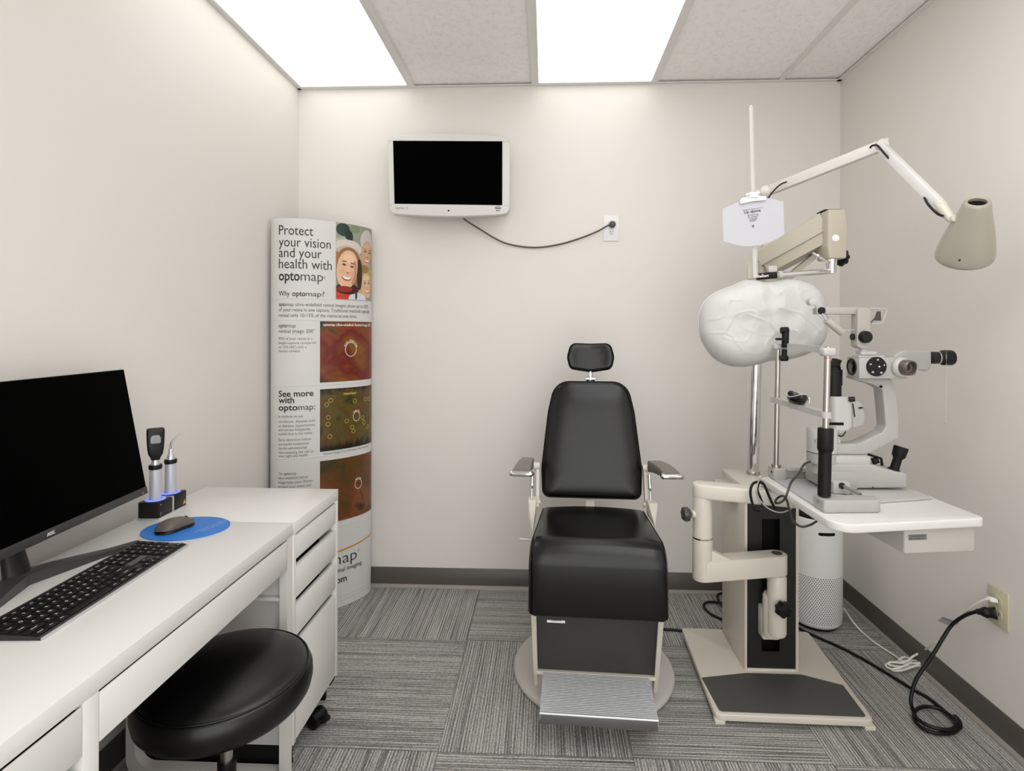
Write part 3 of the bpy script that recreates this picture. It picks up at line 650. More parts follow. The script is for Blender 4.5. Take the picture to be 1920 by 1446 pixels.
# retinal photographs
def retina(name, cols, cxy, dark, seed):
    m = bpy.data.materials.new(name); m.use_nodes = True; nt = m.node_tree; b = nt.nodes['Principled BSDF']; L = nt.links.new; b.inputs['Roughness'].default_value = .4
    uv = N(nt, 'ShaderNodeUVMap'); mp = N(nt, 'ShaderNodeMapping'); mp.inputs['Location'].default_value = (seed, seed*1.7, 0); L(uv.outputs[0], mp.inputs[0])
    nz = N(nt, 'ShaderNodeTexNoise'); nz.inputs['Scale'].default_value = 1.9; nz.inputs['Detail'].default_value = 4; nz.inputs['Distortion'].default_value = .6; L(mp.outputs[0], nz.inputs['Vector'])
    r = N(nt, 'ShaderNodeValToRGB')
    while len(r.color_ramp.elements) < len(cols): r.color_ramp.elements.new(.5)
    for i, (e, c) in enumerate(zip(r.color_ramp.elements, cols)): e.position = .34+.34*i/(len(cols)-1); e.color = lin(c)
    L(nz.outputs['Fac'], r.inputs[0])
    # the dark surround of the eye image, with lashes along its lower edge
    sp = N(nt, 'ShaderNodeSeparateXYZ'); L(uv.outputs[0], sp.inputs[0])
    dx = math_(nt, 'DIVIDE', math_(nt, 'SUBTRACT', sp.outputs[0], cxy[0]), cxy[2]); dy = math_(nt, 'DIVIDE', math_(nt, 'SUBTRACT', sp.outputs[1], cxy[1]), cxy[3])
    d = math_(nt, 'ADD', math_(nt, 'POWER', math_(nt, 'ABSOLUTE', dx), 3.0), math_(nt, 'POWER', math_(nt, 'ABSOLUTE', dy), 3.0))
    ls = N(nt, 'ShaderNodeMapping'); ls.inputs['Scale'].default_value = (16, 1.6, 1); ls.inputs['Rotation'].default_value = (0, 0, .35); L(uv.outputs[0], ls.inputs[0])
    n2 = N(nt, 'ShaderNodeTexNoise'); n2.inputs['Scale'].default_value = 1; L(ls.outputs[0], n2.inputs['Vector'])
    d = math_(nt, 'ADD', d, math_(nt, 'MULTIPLY', math_(nt, 'SUBTRACT', n2.outputs['Fac'], .5), dark))
    k = N(nt, 'ShaderNodeMapRange'); k.interpolation_type = 'SMOOTHSTEP'; k.inputs['From Min'].default_value = .55; k.inputs['From Max'].default_value = 1.25; L(d, k.inputs['Value'])
    mx = N(nt, 'ShaderNodeMix'); mx.data_type = 'RGBA'; L(k.outputs[0], mx.inputs[0]); L(r.outputs[0], mx.inputs[6]); mx.inputs[7].default_value = lin((22, 15, 8)); L(mx.outputs[2], b.inputs['Base Color'])
    return m
R1 = retina('red_retina_print', [(132, 78, 14), (112, 50, 12), (104, 14, 10), (128, 56, 18), (70, 60, 18)], (.56, .50, .72, .58), .5, 3.3)
R2 = retina('green_retina_print', [(48, 44, 8), (92, 80, 22), (92, 58, 20), (86, 78, 28), (40, 34, 8)], (.50, .52, .80, .46), 1.5, 8.1)
R3 = retina('orange_retina_print', [(58, 48, 12), (86, 60, 14), (104, 58, 22), (124, 74, 38), (58, 34, 12)], (.35, .50, 1.1, .62), 1.3, 5.2)
p2 = strip(.2345, .556, 1.0610, 1.3425, .0007).build('retina_picture', R1, BT, smooth=0, recalc=False)
p3 = strip(.2350, .556, .7430, 1.0300, .0007).build('retina_picture', R2, BT, smooth=0, recalc=False)
p4 = strip(.2355, .556, .4080, .7000, .0007).build('retina_picture', R3, BT, smooth=0, recalc=False)
def oval(m_, s, z, rx, rz, wdt, off=.0012, n=40):
    k = len(m_.v)
    for i in range(n):
        q = 2*PI*i/n
        for r in (0, wdt): m_.v.append(tuple(bpt(min(s+(rx-r)*math.cos(q), .5625), z+(rz-r)*math.sin(q), off)))
    m_.f += [(k+2*i, k+2*((i+1) % n), k+2*((i+1) % n)+1, k+2*i+1) for i in range(n)]
def arctext(m_, tx, s, z, rx, rz, a0, a1, h):
    for i, ch in enumerate(tx):
        if ch == ' ': continue
        q = math.radians(a0+(a1-a0)*i/(len(tx)-1)); co, si = math.cos(q-PI/2), math.sin(q-PI/2); ps, pz = s+rx*math.cos(q), z+rz*math.sin(q)
        m_.text(ch, None, None, None, h, None, 'c', .01, fn=lambda x, y: bpt(ps+(x*co-y*si)*.72, pz+x*si+y*co, .0012))
m_ = MB(); oval(m_, (0.3803, 1.2112)[0], (0.3803, 1.2112)[1], .0300, .0345, .0026); m_.build('marking_circle', INKW, p2, smooth=0, recalc=False)
m_ = MB(); arctext(m_, 'Fundus Camera View', (0.3803, 1.2112)[0], (0.3803, 1.2112)[1], .032, .038, 155, 20, .0085); m_.build('marking_text', INKW, p2, smooth=0, recalc=False)
m_ = MB(); m_.text('optomap Ultra-widefield Retinal Image 200°', None, None, None, .012, .265, 'l', .015, fn=lambda x, y: bpt(.2475+x, 1.3215+y, .0012)); m_.build('picture_title', INKW, p2, smooth=0, recalc=False)
YEL = mat('yellow_print', (206, 196, 92), .5)
for (s, z) in ((0.2822, 0.976), (0.2643, 0.9576), (0.2727, 0.8977), (0.2705, 0.8671), (0.2789, 0.8095), (0.3591, 0.8724), (0.387, 0.8398), (0.3944, 0.8196), (0.4014, 0.963), (0.4661, 0.965), (0.4913, 0.9633), (0.4492, 0.8774), (0.4581, 0.8527), (0.4849, 0.8275)):
    m_ = MB(); oval(m_, s, z, .0098, .0098, .0016); m_.build('marking_circle', YEL, p3, smooth=0, recalc=False)
m_ = MB(); oval(m_, (0.4121, 0.8888)[0], (0.4121, 0.8888)[1], .0200, .0235, .0022); m_.build('marking_circle', INKW, p3, smooth=0, recalc=False)
m_ = MB(); arctext(m_, 'Fundus View', (0.4121, 0.8888)[0], (0.4121, 0.8888)[1], .021, .026, 135, 50, .0075); m_.build('marking_text', INKW, p3, smooth=0, recalc=False)
m_ = MB(); m_.text('Hemorrhages', None, None, None, .0105, .064, 'l', .02, fn=lambda x, y: bpt((0.3439, 0.9973)[0]+x, (0.3439, 0.9973)[1]+y, .0012)); m_.build('picture_title', YEL, p3, smooth=0, recalc=False)
btxt('picture_caption', [('Hemorrhages from Diabetic Retinopathy', .250, .492, .7270, .0105, 0)], INKG)
m_ = MB(); oval(m_, (0.4232, 0.562)[0], (0.4232, 0.562)[1], .0205, .0235, .0022); m_.build('marking_circle', INKW, p4, smooth=0, recalc=False)
m_ = MB(); arctext(m_, 'Fundus View', (0.4232, 0.562)[0], (0.4232, 0.562)[1], .0215, .026, 130, 55, .0075); m_.build('marking_text', INKW, p4, smooth=0, recalc=False)
# family photograph, printed: three smiling heads close together
PM = {}
def pm(c): return mat('print_%d_%d_%d' % c, c, .45)
pf = strip(.3055, .556, 1.4475, 1.8055, .0007).build('family_photograph', pm((150, 156, 138)), BT, smooth=0, recalc=False)
lay = [.0010]; PARTS = {}
def blob(part, cs, cz, rs, rz, col, rot=0, pw=2.0, clip=True):
    m_ = PARTS.setdefault((part, col), MB()); lay[0] += .00006; k = len(m_.v); n, R_ = 36, 5; co, si = math.cos(rot), math.sin(rot)
    def put(s, z): m_.v.append(tuple(bpt(max(.3058, min(s, .5555)), max(1.4478, min(z, 1.8052)), lay[0])))
    put(cs, cz)
    for r in range(1, R_+1):
        for i in range(n):
            q = 2*PI*i/n; x = abs(math.cos(q))**(2/pw)*(1 if math.cos(q) >= 0 else -1)*rs*r/R_; z = abs(math.sin(q))**(2/pw)*(1 if math.sin(q) >= 0 else -1)*rz*r/R_
            put(cs+x*co-z*si, cz+x*si+z*co)
    for i in range(n):
        m_.f.append((k, k+1+i, k+1+(i+1) % n))
        for r in range(R_-1): a_ = k+1+r*n; m_.f.append((a_+i, a_+n+i, a_+n+(i+1) % n, a_+(i+1) % n))
def face(part, s, z, rs, rz, rot, skin, shade, hair, lip=(176, 92, 84)):
    co, si = math.cos(rot), math.sin(rot)
    def at(x, y): return s+(x*rs)*co-(y*rz)*si, z+(x*rs)*si*1.3+(y*rz)*co
    blob(part, s, z, rs, rz, skin, rot, 2.2)
    blob(part, *at(.62, -.1), rs*.30, rz*.62, shade, rot); blob(part, *at(.36, -.1), rs*.34, rz*.62, skin, rot)
    blob(part, *at(0, .58), rs*.55, rz*.25, tuple(min(255, c+14) for c in skin), rot)
    hair0, shade0 = hair, shade
    for x in (-.38, .40):
        hair = hair0 if x < 0 else (hair0[0], hair0[1], hair0[2]+1); shade = shade0 if x < 0 else (shade0[0], shade0[1], shade0[2]+1)
        blob(part, *at(x, .37), rs*.24, rz*.030, hair, rot+(.12 if x < 0 else -.12)); blob(part, *at(x, .20), rs*.20, rz*.070, shade, rot); blob(part, *at(x, .19), rs*.15, rz*.042, (70, 48, 38), rot)
        blob(part, *at(x*1.25, -.18), rs*.22, rz*.16, ((226, 170, 142) if x < 0 else (225, 170, 143)) if skin[0] > 215 else skin, rot)
    blob(part, *at(.05, -.02), rs*.10, rz*.22, tuple(min(255, c+10) for c in skin), rot); blob(part, *at(.05, -.19), rs*.17, rz*.055, shade, rot)
    blob(part, *at(.02, -.46), rs*.46, rz*.150, lip, rot); blob(part, *at(.02, -.435), rs*.39, rz*.105, (246, 240, 232), rot); blob(part, *at(.02, -.355), rs*.50, rz*.075, skin, rot)
for q in ((.34, 1.775, .035, .030, (38, 56, 48)), (.37, 1.745, .020, .030, (30, 44, 40)), (.40, 1.785, .03, .02, (128, 146, 116)), (.335, 1.72, .03, .02, (176, 180, 168)), (.42, 1.74, .02, .03, (150, 158, 138))): blob('backdrop', *q)
blob('hair', .365, 1.690, .075, .040, (216, 206, 198)); blob('hair', .360, 1.640, .078, .060, (196, 176, 156))
blob('hair', .480, 1.735, .048, .058, (206, 200, 198)); face('grandmother', .478, 1.672, .040, .066, -.10, (206, 164, 134), (170, 122, 92), (120, 104, 92))
blob('hair', .474, 1.560, .050, .060, (186, 158, 98)); blob('hair', .437, 1.500, .018, .065, (206, 176, 122)); blob('hair', .455, 1.60, .030, .02, (150, 118, 66))
face('child', .474, 1.520, .036, .060, .06, (216, 184, 146), (184, 142, 106), (150, 116, 70))
blob('hair', .367, 1.600, .070, .094, (150, 104, 66)); blob('hair', .425, 1.570, .016, .075, (56, 28, 18)); blob('hair', .310, 1.625, .012, .045, (168, 104, 48))
blob('clothing', .330, 1.452, .045, .050, (196, 62, 30)); blob('clothing', .415, 1.452, .050, .028, (214, 214, 222)); blob('clothing', .360, 1.497, .060, .026, (66, 14, 12))
face('woman', .360, 1.590, .052, .090, -.14, (228, 186, 152), (190, 134, 98), (104, 62, 36), (170, 66, 58))
blob('clothing', .345, 1.496, .040, .014, (150, 36, 24)); blob('clothing', .405, 1.468, .006, .020, (60, 62, 82))
for (part, col), m_ in PARTS.items(): m_.build('printed_'+part, pm(col), pf, smooth=0, recalc=False)

# ================================================================ wall-mounted chart screen
def wm(x, z): return (x, z)
yf = 2.550
CM = t = thing('chart_monitor', 'white framed chart monitor with black screen on the back wall', 'monitor', (-.473, YB, 1.85))
def bow(h0, h1, xa, xb, n=20): return [(xa+(xb-xa)*i/n, h0+(h1-h0)*(1-(2*i/n-1)**2)) for i in range(n+1)]
xa, xb = -.7690, -.1745
out = fillet([(xa+.014, 1.8640), (xb-.001, 1.8580), (xb, 2.2230), (xa, 2.2350)], [.030, .030, .045, .045], 8)
def bowed(p):
    x, z = p; k = 1-((x-(xa+xb)/2)/((xb-xa)/2))**2; k = max(k, 0)
    return (x, z-.013*k if z < 1.95 else (z+.0185*k if z > 2.15 else z))
outl = []
for i, p in enumerate(out):
    q = out[(i+1) % len(out)]; outl.append(p)
    if abs(q[0]-p[0]) > .2:
        for k in range(1, 24): outl.append((p[0]+(q[0]-p[0])*k/24, p[1]+(q[1]-p[1])*k/24))
outl = [bowed(p) for p in outl]
MB().prism(outl, (0, yf+.040, 0), (1, 0, 0), (0, 0, 1), .040, .006).build('housing', GREYP if False else mat('pearl_white_plastic', (214, 212, 208), .4), t, smooth=50)
MB().prism(outl, (0, yf+.0405, 0), (1, 0, 0), (0, 0, 1), -.004).build('rear_shell', GREYP, t)
MB().bx(-.66, -.28, yf+.044, yf+.085, 1.92, 2.16, .015).build('rear_bulge', GREYP, t)
MB().bx(-.53, -.41, yf+.080, YB, 1.98, 2.10, .003).build('wall_bracket', mat('bracket_steel', (90, 90, 90), .4), t)
scr = [(-.7375, 2.2135), (-.2105, 2.2045), (-.2105, 1.8995), (-.7295, 1.9105)]
o = MB().prism([scr[3], scr[2], scr[1], scr[0]], (0, yf+.0005, 0), (1, 0, 0), (0, 0, 1), .0016).build('screen', SCREEN, t, smooth=0)
b = MB(); b.bx(xa+.012, -.738, yf-.0006, yf+.001, 1.9035, 1.9055); b.bx(-.2095, xb-.004, yf-.0006, yf+.001, 1.897, 1.899); b.bx(xa+.005, -.735, yf-.0006, yf+.001, 2.212, 2.214); b.bx(-.2095, xb-.004, yf-.0006, yf+.001, 2.2025, 2.2045); b.build('bezel_seam', GREYM, t, smooth=0)
MB().cyl(((-0.4681, 2.5495, 1.8756)), ((-0.4679, 2.5485, 1.8754)), .0042).build('infrared_window', SLOT, t)
b = MB(); b.text('ClearChart', (-0.726, 2.5490, 1.8862), (1, 0, -.02), (0, 0, 1), .0085, .046); b.text('4', (-0.6711, 2.5490, 1.8853), (1, 0, -.02), (0, 0, 1), .0085); b.build('model_lettering', INKG, t, smooth=0)
b = MB(); b.text('Reichert', (-0.23, 2.5490, 1.8827), (1, 0, -.02), (0, 0, 1), .0085, .030, 'c', .03); b.text('AMETEK', (-0.2299, 2.5490, 1.8713), (1, 0, -.02), (0, 0, 1), .0060, .022, 'c', .02); b.tube([(-0.2376, 2.5490, 1.8930), (-0.23, 2.5490, 1.8952), (-0.2223, 2.5490, 1.8929)], .0009, 6, 4); b.build('maker_lettering', INK, t, smooth=0)
# outlet on the back wall, and the monitor's cord
oc = V((.3245, YB, 1.8145))
t = thing('wall_outlet', 'white wall outlet plate on the back wall, right of the chart monitor', 'outlet', oc)
def plate(c, ux, un, w_, h_, m_, t, slots=(0.021, -0.021), socket=None):
    c = V(c); ux = V(ux); un = V(un); uz = V((0, 0, 1))
    q = MB(); R_ = M((ux, -un, uz)).transposed().to_4x4(); q.box(c+un*.003, (w_, .006, h_), R_, .0025); q.build('cover_plate', m_, t)
    for dz in slots:
        q = MB(); poly = fillet([(-.0165, -.014), (.0165, -.014), (.0165, .014), (-.0165, .014)], .010, 5); q.prism(poly, c+uz*dz+un*.006, ux, uz, .0018 if (ux.cross(uz)).dot(un) > 0 else -.0018, 0); o = q.build('receptacle', socket or m_, t)
        q = MB()
        for (a_, b_, s_) in ((-.0063, .003, (.0022, .008)), (.0063, .003, (.0022, .0065))): q.box(c+uz*(dz+b_)+un*.008+ux*a_, (s_[0], .0012, s_[1]), R_)
        q.cyl(c+uz*(dz-.0075)+un*.0074, c+uz*(dz-.0075)+un*.0086, .0024, n=12); q.build('slots', SLOT, o, smooth=0)
plate(oc, (1, 0, 0), (0, -1, 0), .0790, .1270, WPLAS, t, socket=mat('white_receptacle', (226, 225, 223), .4))
TAUC = mat('taupe_cord', (84, 78, 70), .4)
pl = oc+V((.0035, -.0080, .0170))
pts = [(-.415, 2.63, 1.93), (-0.415, 2.6200, 1.8623), (-0.3304, 2.6600, 1.8066), (-0.2255, 2.6820, 1.7486), (-0.132, 2.6880, 1.7251), (-0.0383, 2.6880, 1.7194), (0.0684, 2.6880, 1.7349), (0.1746, 2.6850, 1.7659), (0.2532, 2.6760, 1.7958), (0.2997, 2.6680, 1.8205), tuple(pl+V((.001, -.022, .003)))]
wc = MB().tube(pts, .0042, 8, 8).build('power_cord', TAUC, CM)
MB().rev(pl, (0, -1, 0), [(0, 0), (.0165, 0), (.0170, .012), (.0150, .022), (.0090, .027), (0, .027)], 28).build('plug', TAUC, wc)
# outlet on the right wall
oc = V((XR, 1.7665, .4215))
t = thing('wall_outlet', 'ivory wall outlet plate low on the right wall with two plugs', 'outlet', oc)
plate(oc, (0, 1, 0), (-1, 0, 0), .0760, .1200, IVORY, t)
# ================================================================ air purifier behind the instrument stand
pc = V((1.2080, 2.4550, 0)); PR = .1080
AP = t = thing('air_purifier', 'white cylindrical air purifier on the carpet behind the instrument column', 'air purifier', pc)
MB().rev(pc, (0, 0, 1), [(0, .0), (PR*.80, 0), (PR*.84, .004), (PR*.84, .014), (0, .014)], 56).build('base_ring', BLACKM, t)
def holes():
    m = bpy.data.materials.new('perforated_white_grille'); m.use_nodes = True; nt = m.node_tree; b = nt.nodes['Principled BSDF']; L = nt.links.new; b.inputs['Roughness'].default_value = .4
    uv = N(nt, 'ShaderNodeUVMap'); sp = N(nt, 'ShaderNodeSeparateXYZ'); L(uv.outputs[0], sp.inputs[0])
    iv = math_(nt, 'FLOOR', sp.outputs[1]); sh = math_(nt, 'MULTIPLY', math_(nt, 'FLOORED_MODULO', iv, 2.0), .5)
    fu = math_(nt, 'SUBTRACT', math_(nt, 'FRACT', math_(nt, 'ADD', sp.outputs[0], sh)), .5); fv = math_(nt, 'SUBTRACT', math_(nt, 'FRACT', sp.outputs[1]), .5)
    d = math_(nt, 'ADD', math_(nt, 'POWER', fu, 2.0), math_(nt, 'POWER', math_(nt, 'MULTIPLY', fv, .8), 2.0))
    k = math_(nt, 'LESS_THAN', d, .068)
    mx = N(nt, 'ShaderNodeMix'); mx.data_type = 'RGBA'; L(k, mx.inputs[0]); mx.inputs[6].default_value = lin((234, 233, 232)); mx.inputs[7].default_value = lin((96, 94, 92)); L(mx.outputs[2], b.inputs['Base Color'])
    return m
def shell(prof, name, m, n=84, scale=None):
    q = MB(); q.uv = []; hh = 0
    for j, (r, z) in enumerate(prof):
        if j: hh += math.hypot(r-prof[j-1][0], z-prof[j-1][1])
        for i in range(n+1):
            a_ = 2*PI*i/n; q.v.append((pc.x+r*math.cos(a_), pc.y+r*math.sin(a_), z)); q.uv.append((round(2*PI*PR/.0098)*i/n, hh/.0078))
    w_ = n+1
    q.f = [(j*w_+i, j*w_+i+1, (j+1)*w_+i+1, (j+1)*w_+i) for j in range(len(prof)-1) for i in range(n)]
    return q.build(name, m, t, smooth=50)
shell([(PR*.80, .012), (PR*.90, .015), (PR*.965, .026), (PR*.985, .036)], 'lower_rim', WPLAS)
shell([(PR*.985, .036), (PR, .060), (PR, .240)], 'grille', holes())
shell([(PR, .240), (PR, .4680), (PR*.985, .4790), (PR*.94, .4850), (PR*.91, .4850), (PR*.88, .4730)], 'upper_shell', WPLAS)
b = MB(); b.rev(pc, (0, 0, 1), [(0, .468), (PR*.885, .468), (PR*.885, .475), (0, .475)], 56); b.build('vent_floor', SLOT, t)
b = MB()
for i in range(40):
    a_ = 2*PI*i/40; b.box((pc.x+math.cos(a_)*PR*.60, pc.y+math.sin(a_)*PR*.60, .4780), (PR*.52, .0035, .008), a_)
b.rev(pc, (0, 0, 1), [(0, .473), (PR*.36, .473), (PR*.36, .483), (0, .483)], 32); b.build('vent_louvres', BLACKM, t, smooth=0)
ha = math.atan2((1.2061, 2.3570, 0.4271)[1]-pc.y, (1.2061, 2.3570, 0.4271)[0]-pc.x); zg = (1.2036, 2.3520, 0.429)[2]; b = MB()
for i in range(21):
    x_ = -.036+.072*i/20; hh_ = .0068*math.sqrt(max(0.02, 1-max(0, (abs(x_)-.0292)/.0068)**2)); a_ = ha+x_/PR
    b.v += [(pc.x+math.cos(a_)*(PR+.0007), pc.y+math.sin(a_)*(PR+.0007), zg-hh_), (pc.x+math.cos(a_)*(PR+.0007), pc.y+math.sin(a_)*(PR+.0007), zg+hh_)]
b.f = [(2*i, 2*i+2, 2*i+3, 2*i+1) for i in range(20)]
b.build('hand_grip', SLOT, t, smooth=0, recalc=False)

# ================================================================ examination chair
CH = V((.182, 2.066, 0)); CR = -.047
CHAIR = t = thing('exam_chair', 'black vinyl examination chair with headrest and footplate in the middle of the room', 'chair', CH, CR)
def cb_(mb, *a, **k): return mb
DISC = mat('worn_grey_enamel', (188, 184, 179), .42, bump=.15, bscale=18, var=.12)
MB().rev((0, 0, 0), (0, 0, 1), [(0, 0), (.292, 0), (.300, .004), (.304, .012), (.303, .020), (.297, .026), (.288, .0285), (.20, .033), (.13, .036), (0, .036)], 96).build('base_disc', DISC, t, world=False)
b = MB(); b.rev((0, .0, 0), (0, 0, 1), [(0, .034), (.135, .034), (.128, .050), (.105, .058), (.100, .30), (0, .30)], 40); b.bx(-.17, .17, -.13, .13, .30, .49, .012); b.build('lift_pedestal', CREAM, t, world=False)
# leg rest: dark panel between two cream rails, leaning out at the top
def lr(z): return -.212-.100*(z-.125)/.30
b = MB()
b.loft([[(-.198, lr(z), z), (.198, lr(z), z), (.198, lr(z)+.014, z), (-.198, lr(z)+.014, z)] for z in (.1260, .440)]); b.build('leg_panel', DPANEL, t, smooth=0, world=False)
for s in (-1, 1):
    b = MB(); b.loft([[(s*.199, lr(z)-.012, z), (s*(.199+w_), lr(z)-.012, z), (s*(.199+w_), lr(z)+.030, z), (s*.199, lr(z)+.030, z)] for (z, w_) in ((.060, .012), (.130, .014), (.44, .018))]); b.build('leg_rail', CREAM, t, smooth=0, world=False)
b = MB(); b.bx(-.203, .203, -.226, -.206, .1130, .1250, .002); b.build('hinge_bar', CREAM, t, world=False)
# footplate: ribbed aluminium
fp = MB(); n = 26; y0, y1, zt = -.425, -.214, .1235
prof = []
for i in range(n):
    yy = y0+.004+(y1-y0-.006)*i/n; d_ = (y1-y0-.006)/n
    prof += [(yy, zt), (yy+d_*.62, zt), (yy+d_*.70, zt-.0016), (yy+d_*.92, zt-.0016)]
prof = [(y0, zt-.020), (y0, zt-.003), (y0+.0025, zt)]+prof+[(y1, zt), (y1, zt-.020)]
A = [(-.1800, p[0], p[1]) for p in prof]; B = [(.1800, p[0], p[1]) for p in prof]; k = len(prof)
fp.v = A+B; fp.f = [(i, (i+1) % k, k+(i+1) % k, k+i) for i in range(k)]+[tuple(range(k)), tuple(range(k, 2*k))[::-1]]
foot_o = fp.build('footplate', mat('ribbed_aluminium', (205, 207, 208), .42, .55, var=.1), t, smooth=0, world=False)
b = MB(); b.bx(-.178, .178, y0-.0015, y0+.004, zt-.032, zt-.004, .001); b.build('footplate_lip', mat('mid_grey_steel', (112, 112, 112), .4, .5), foot_o, world=False)  # lip in a mid-grey metal, darker than the plate
b = MB(); b.prism([(-.030, -.006), (.030, -.006), (.030, .006), (-.030, .006)], (-.134, lr(.332)-.0004, .332), (1, 0, 0), (0, .31, .95), .0008); nm = b.build('name_plate', mat('silver_plate', (214, 212, 208), .35, .2), t, smooth=0, world=False)
b = MB(); b.text('Reliance', (-.134, lr(.333)-.0016, .3320), (1, 0, 0), (0, .31, .95), .0052, .034, 'c', .02); b.text('INTERNATIONAL', (-.134, lr(.329)-.0016, .3278), (1, 0, 0), (0, .31, .95), .0024, .046, 'c', .01); b.build('plate_lettering', INK, nm, smooth=0, world=False)
# seat cushion: waterfall front
sp = fillet([(.052, .512), (.055, .604), (-.360, .6180), (-.374, .390), (-.318, .384), (-.292, .512)], [.012, .022, .070, .012, .018, .03], 9)
q = MB()
hwid = lambda y: .2000+.0215*max(0, min(1, (.05-y)/.42))
cxx = -.155; czz = .52
def seatring(x, ins):
    r = []
    for (y, z) in sp:
        # inset the profile towards its own spine for rounded sides
        dy = 0; dz = 0
        if z > .52: dz = -ins
        if y < -.30: dy = ins
        if y > .03: dy = -ins
        if z < .40: dz = ins
        yy = y+dy; crown = .010*(1-(x/.22)**2)*(1 if z > .59 else 0)
        r.append((x*hwid(y)/.2215*1.0, yy, z+dz+crown))
    return r
xs = [(-.2215, .020), (-.2205, .013), (-.2170, .0065), (-.2110, .0022), (-.2020, 0)]+[(-.2020+.4040*i/12, 0) for i in range(1, 12)]+[(.2020, 0), (.2110, .0022), (.2170, .0065), (.2205, .013), (.2215, .020)]
q.loft([seatring(x, i) for (x, i) in xs]); q.build('seat_cushion', VINYL, t, smooth=60, world=False)
q = MB()
for s in (-1, 1):
    q.tube([(s*(hwid(y)/.2215*.2145), y+(.0035 if y < -.30 else 0), z-.0030) for (y, z) in sp if (z > .59 or y < -.33) and z > .40], .0019, 6)
q.build('seat_piping', VINYL, t, world=False)
MB().bx(-.185, .185, -.285, .05, .485, .512, .004).build('seat_pan', BLACKM, t, world=False)
# back post and back cushion (reclined)
ra = math.radians(13.5); bo = V((-.004, .062, .636)); bu_ = V((0, math.sin(ra), math.cos(ra))); bnn = V((0, -math.cos(ra), math.sin(ra)))
b = MB(); b.loft([[(-.026+dx, y+dy, z) for (dx, dy) in ((0, 0), (.034, 0), (.034, .020), (0, .020))] for (y, z) in ((.060, .47), (.068, .56), (.100, .64), (.150, .86))]); b.build('back_post', CREAM, t, smooth=0, world=False)
HB = .470
outl = fillet([(-.196, 0), (.196, 0), (.2025, .115), (.178, .345), (.150, HB), (-.150, HB), (-.178, .345), (-.2025, .115)], [.030, .030, .18, .30, .075, .075, .30, .18], 9)
dense = []
for i, p in enumerate(outl):
    nx = outl[(i+1) % len(outl)]; L_ = math.hypot(nx[0]-p[0], nx[1]-p[1]); k = max(1, int(L_/.02)); dense += [(p[0]+(nx[0]-p[0])*j/k, p[1]+(nx[1]-p[1])*j/k) for j in range(k)]
prof = [(.004, -.072), (.0, -.068), (0, -.020), (.0012, -.012), (.0045, -.0052), (.0095, -.0008), (.016, .0022), (.030, .0055), (.055, .0090), (.085, .0112), (.115, .0120), (.16, .0120)]
bk = MB().pillow(dense, bo, (1, 0, 0), bu_, bnn, prof).build('back_cushion', VINYL, t, smooth=60, world=False)
MB().tube([bo+V((1, 0, 0))*(p[0]*.986)+bu_*(HB/2+(p[1]-HB/2)*.990)+bnn*(-.0075) for p in dense], .0021, 6, closed=True).build('back_piping', VINYL, bk, world=False)
# headrest on a chrome stem
ho = bo+bu_*.505+bnn*(-.030)
hd_ = V((-.004, 0, 0)); hr = math.radians(6); hu = V((0, math.sin(hr), math.cos(hr))); hnn = V((0, -math.cos(hr), math.sin(hr)))
b = MB(); b.tube([bo+bu_*.40-bnn*.08, bo+bu_*.46-bnn*.055, bo+bu_*.505-bnn*.045, bo+bu_*.56-bnn*.04], .012, 14, 4); b.cyl(bo+bu_*.484-bnn*.046+V((-.018, 0, 0)), bo+bu_*.484-bnn*.046+V((.018, 0, 0)), .009); b.build('headrest_stem', CHROME, t, world=False)
hb_ = bo+bu_*.512-bnn*.030
hpoly = fillet([(-.088, .012), (0, -.002), (.088, .012), (.100, .062), (.084, .122), (0, .120), (-.084, .122), (-.100, .062)], [.026, .10, .026, .06, .030, .10, .030, .06], 7)
def hf(x, y, d): return x, y, d+(1.6*x*x if d > -.03 else 0)
hc = MB().pillow(hpoly, hb_, (1, 0, 0), hu, hnn, [(.02, -.055), (.006, -.050), (0, -.040), (0, -.012), (.001, -.006), (.004, -.0015), (.009, .0015), (.018, .003), (.030, .0035), (.045, .0035)], hf).build('headrest', VINYL, t, smooth=60, world=False)
MB().tube([hb_+V((1, 0, 0))*p[0]*.990+hu*(.06+(p[1]-.06)*.985)+hnn*(hf(p[0], 0, -.004)[2]) for p in hpoly], .0018, 6, closed=True).build('headrest_piping', VINYL, hc, world=False)
# arms
ARM = mat('grey_arm_vinyl', (118, 112, 106), .4, bump=.1, bscale=500)
def arm(side, rear, front, zt):
    r0, r1, f0, f1 = [V(p) for p in (*rear, *front)]
    dn = V((0, 0, -1)); top = []
    rr = []
    for k in range(9):
        u = k/8; a_ = r0.lerp(f0, u); b_ = r1.lerp(f1, u); a_.z += .006*math.sin(PI*u); b_.z += .006*math.sin(PI*u); th = .044-.020*u
        e = (b_-a_)*.12; h_ = .006
        rr.append([a_+dn*h_, a_+e*.35+dn*.0012, a_+e, b_-e, b_-e*.35+dn*.0012, b_+dn*h_, b_+dn*(th-.008), b_-e*.5+dn*th, a_+e*.5+dn*th, a_+dn*(th-.008)])
    o = MB().loft(rr).build('arm_pad', ARM, t, smooth=35)
    m0 = (f0+dn*.013); m1 = (f1+dn*.013); d_ = (m1-m0).normalized(); fw_ = ((f0-r0)+(f1-r1)).normalized()
    q = MB(); q.tube([m0+d_*.004-fw_*.010, m0-d_*.001+fw_*.003, m0+d_*.005+fw_*.008, m1-d_*.005+fw_*.008, m1+d_*.001+fw_*.003, m1-d_*.004-fw_*.010], .0100, 12, 5); q.build('chrome_bumper', CHROME, o)
arm(-1, ((-0.094, 2.1224, 0.8), (-0.0472, 2.1112, 0.8)), ((-0.1233, 1.9510, 0.795), (-0.055, 1.9429, 0.795)), .80)
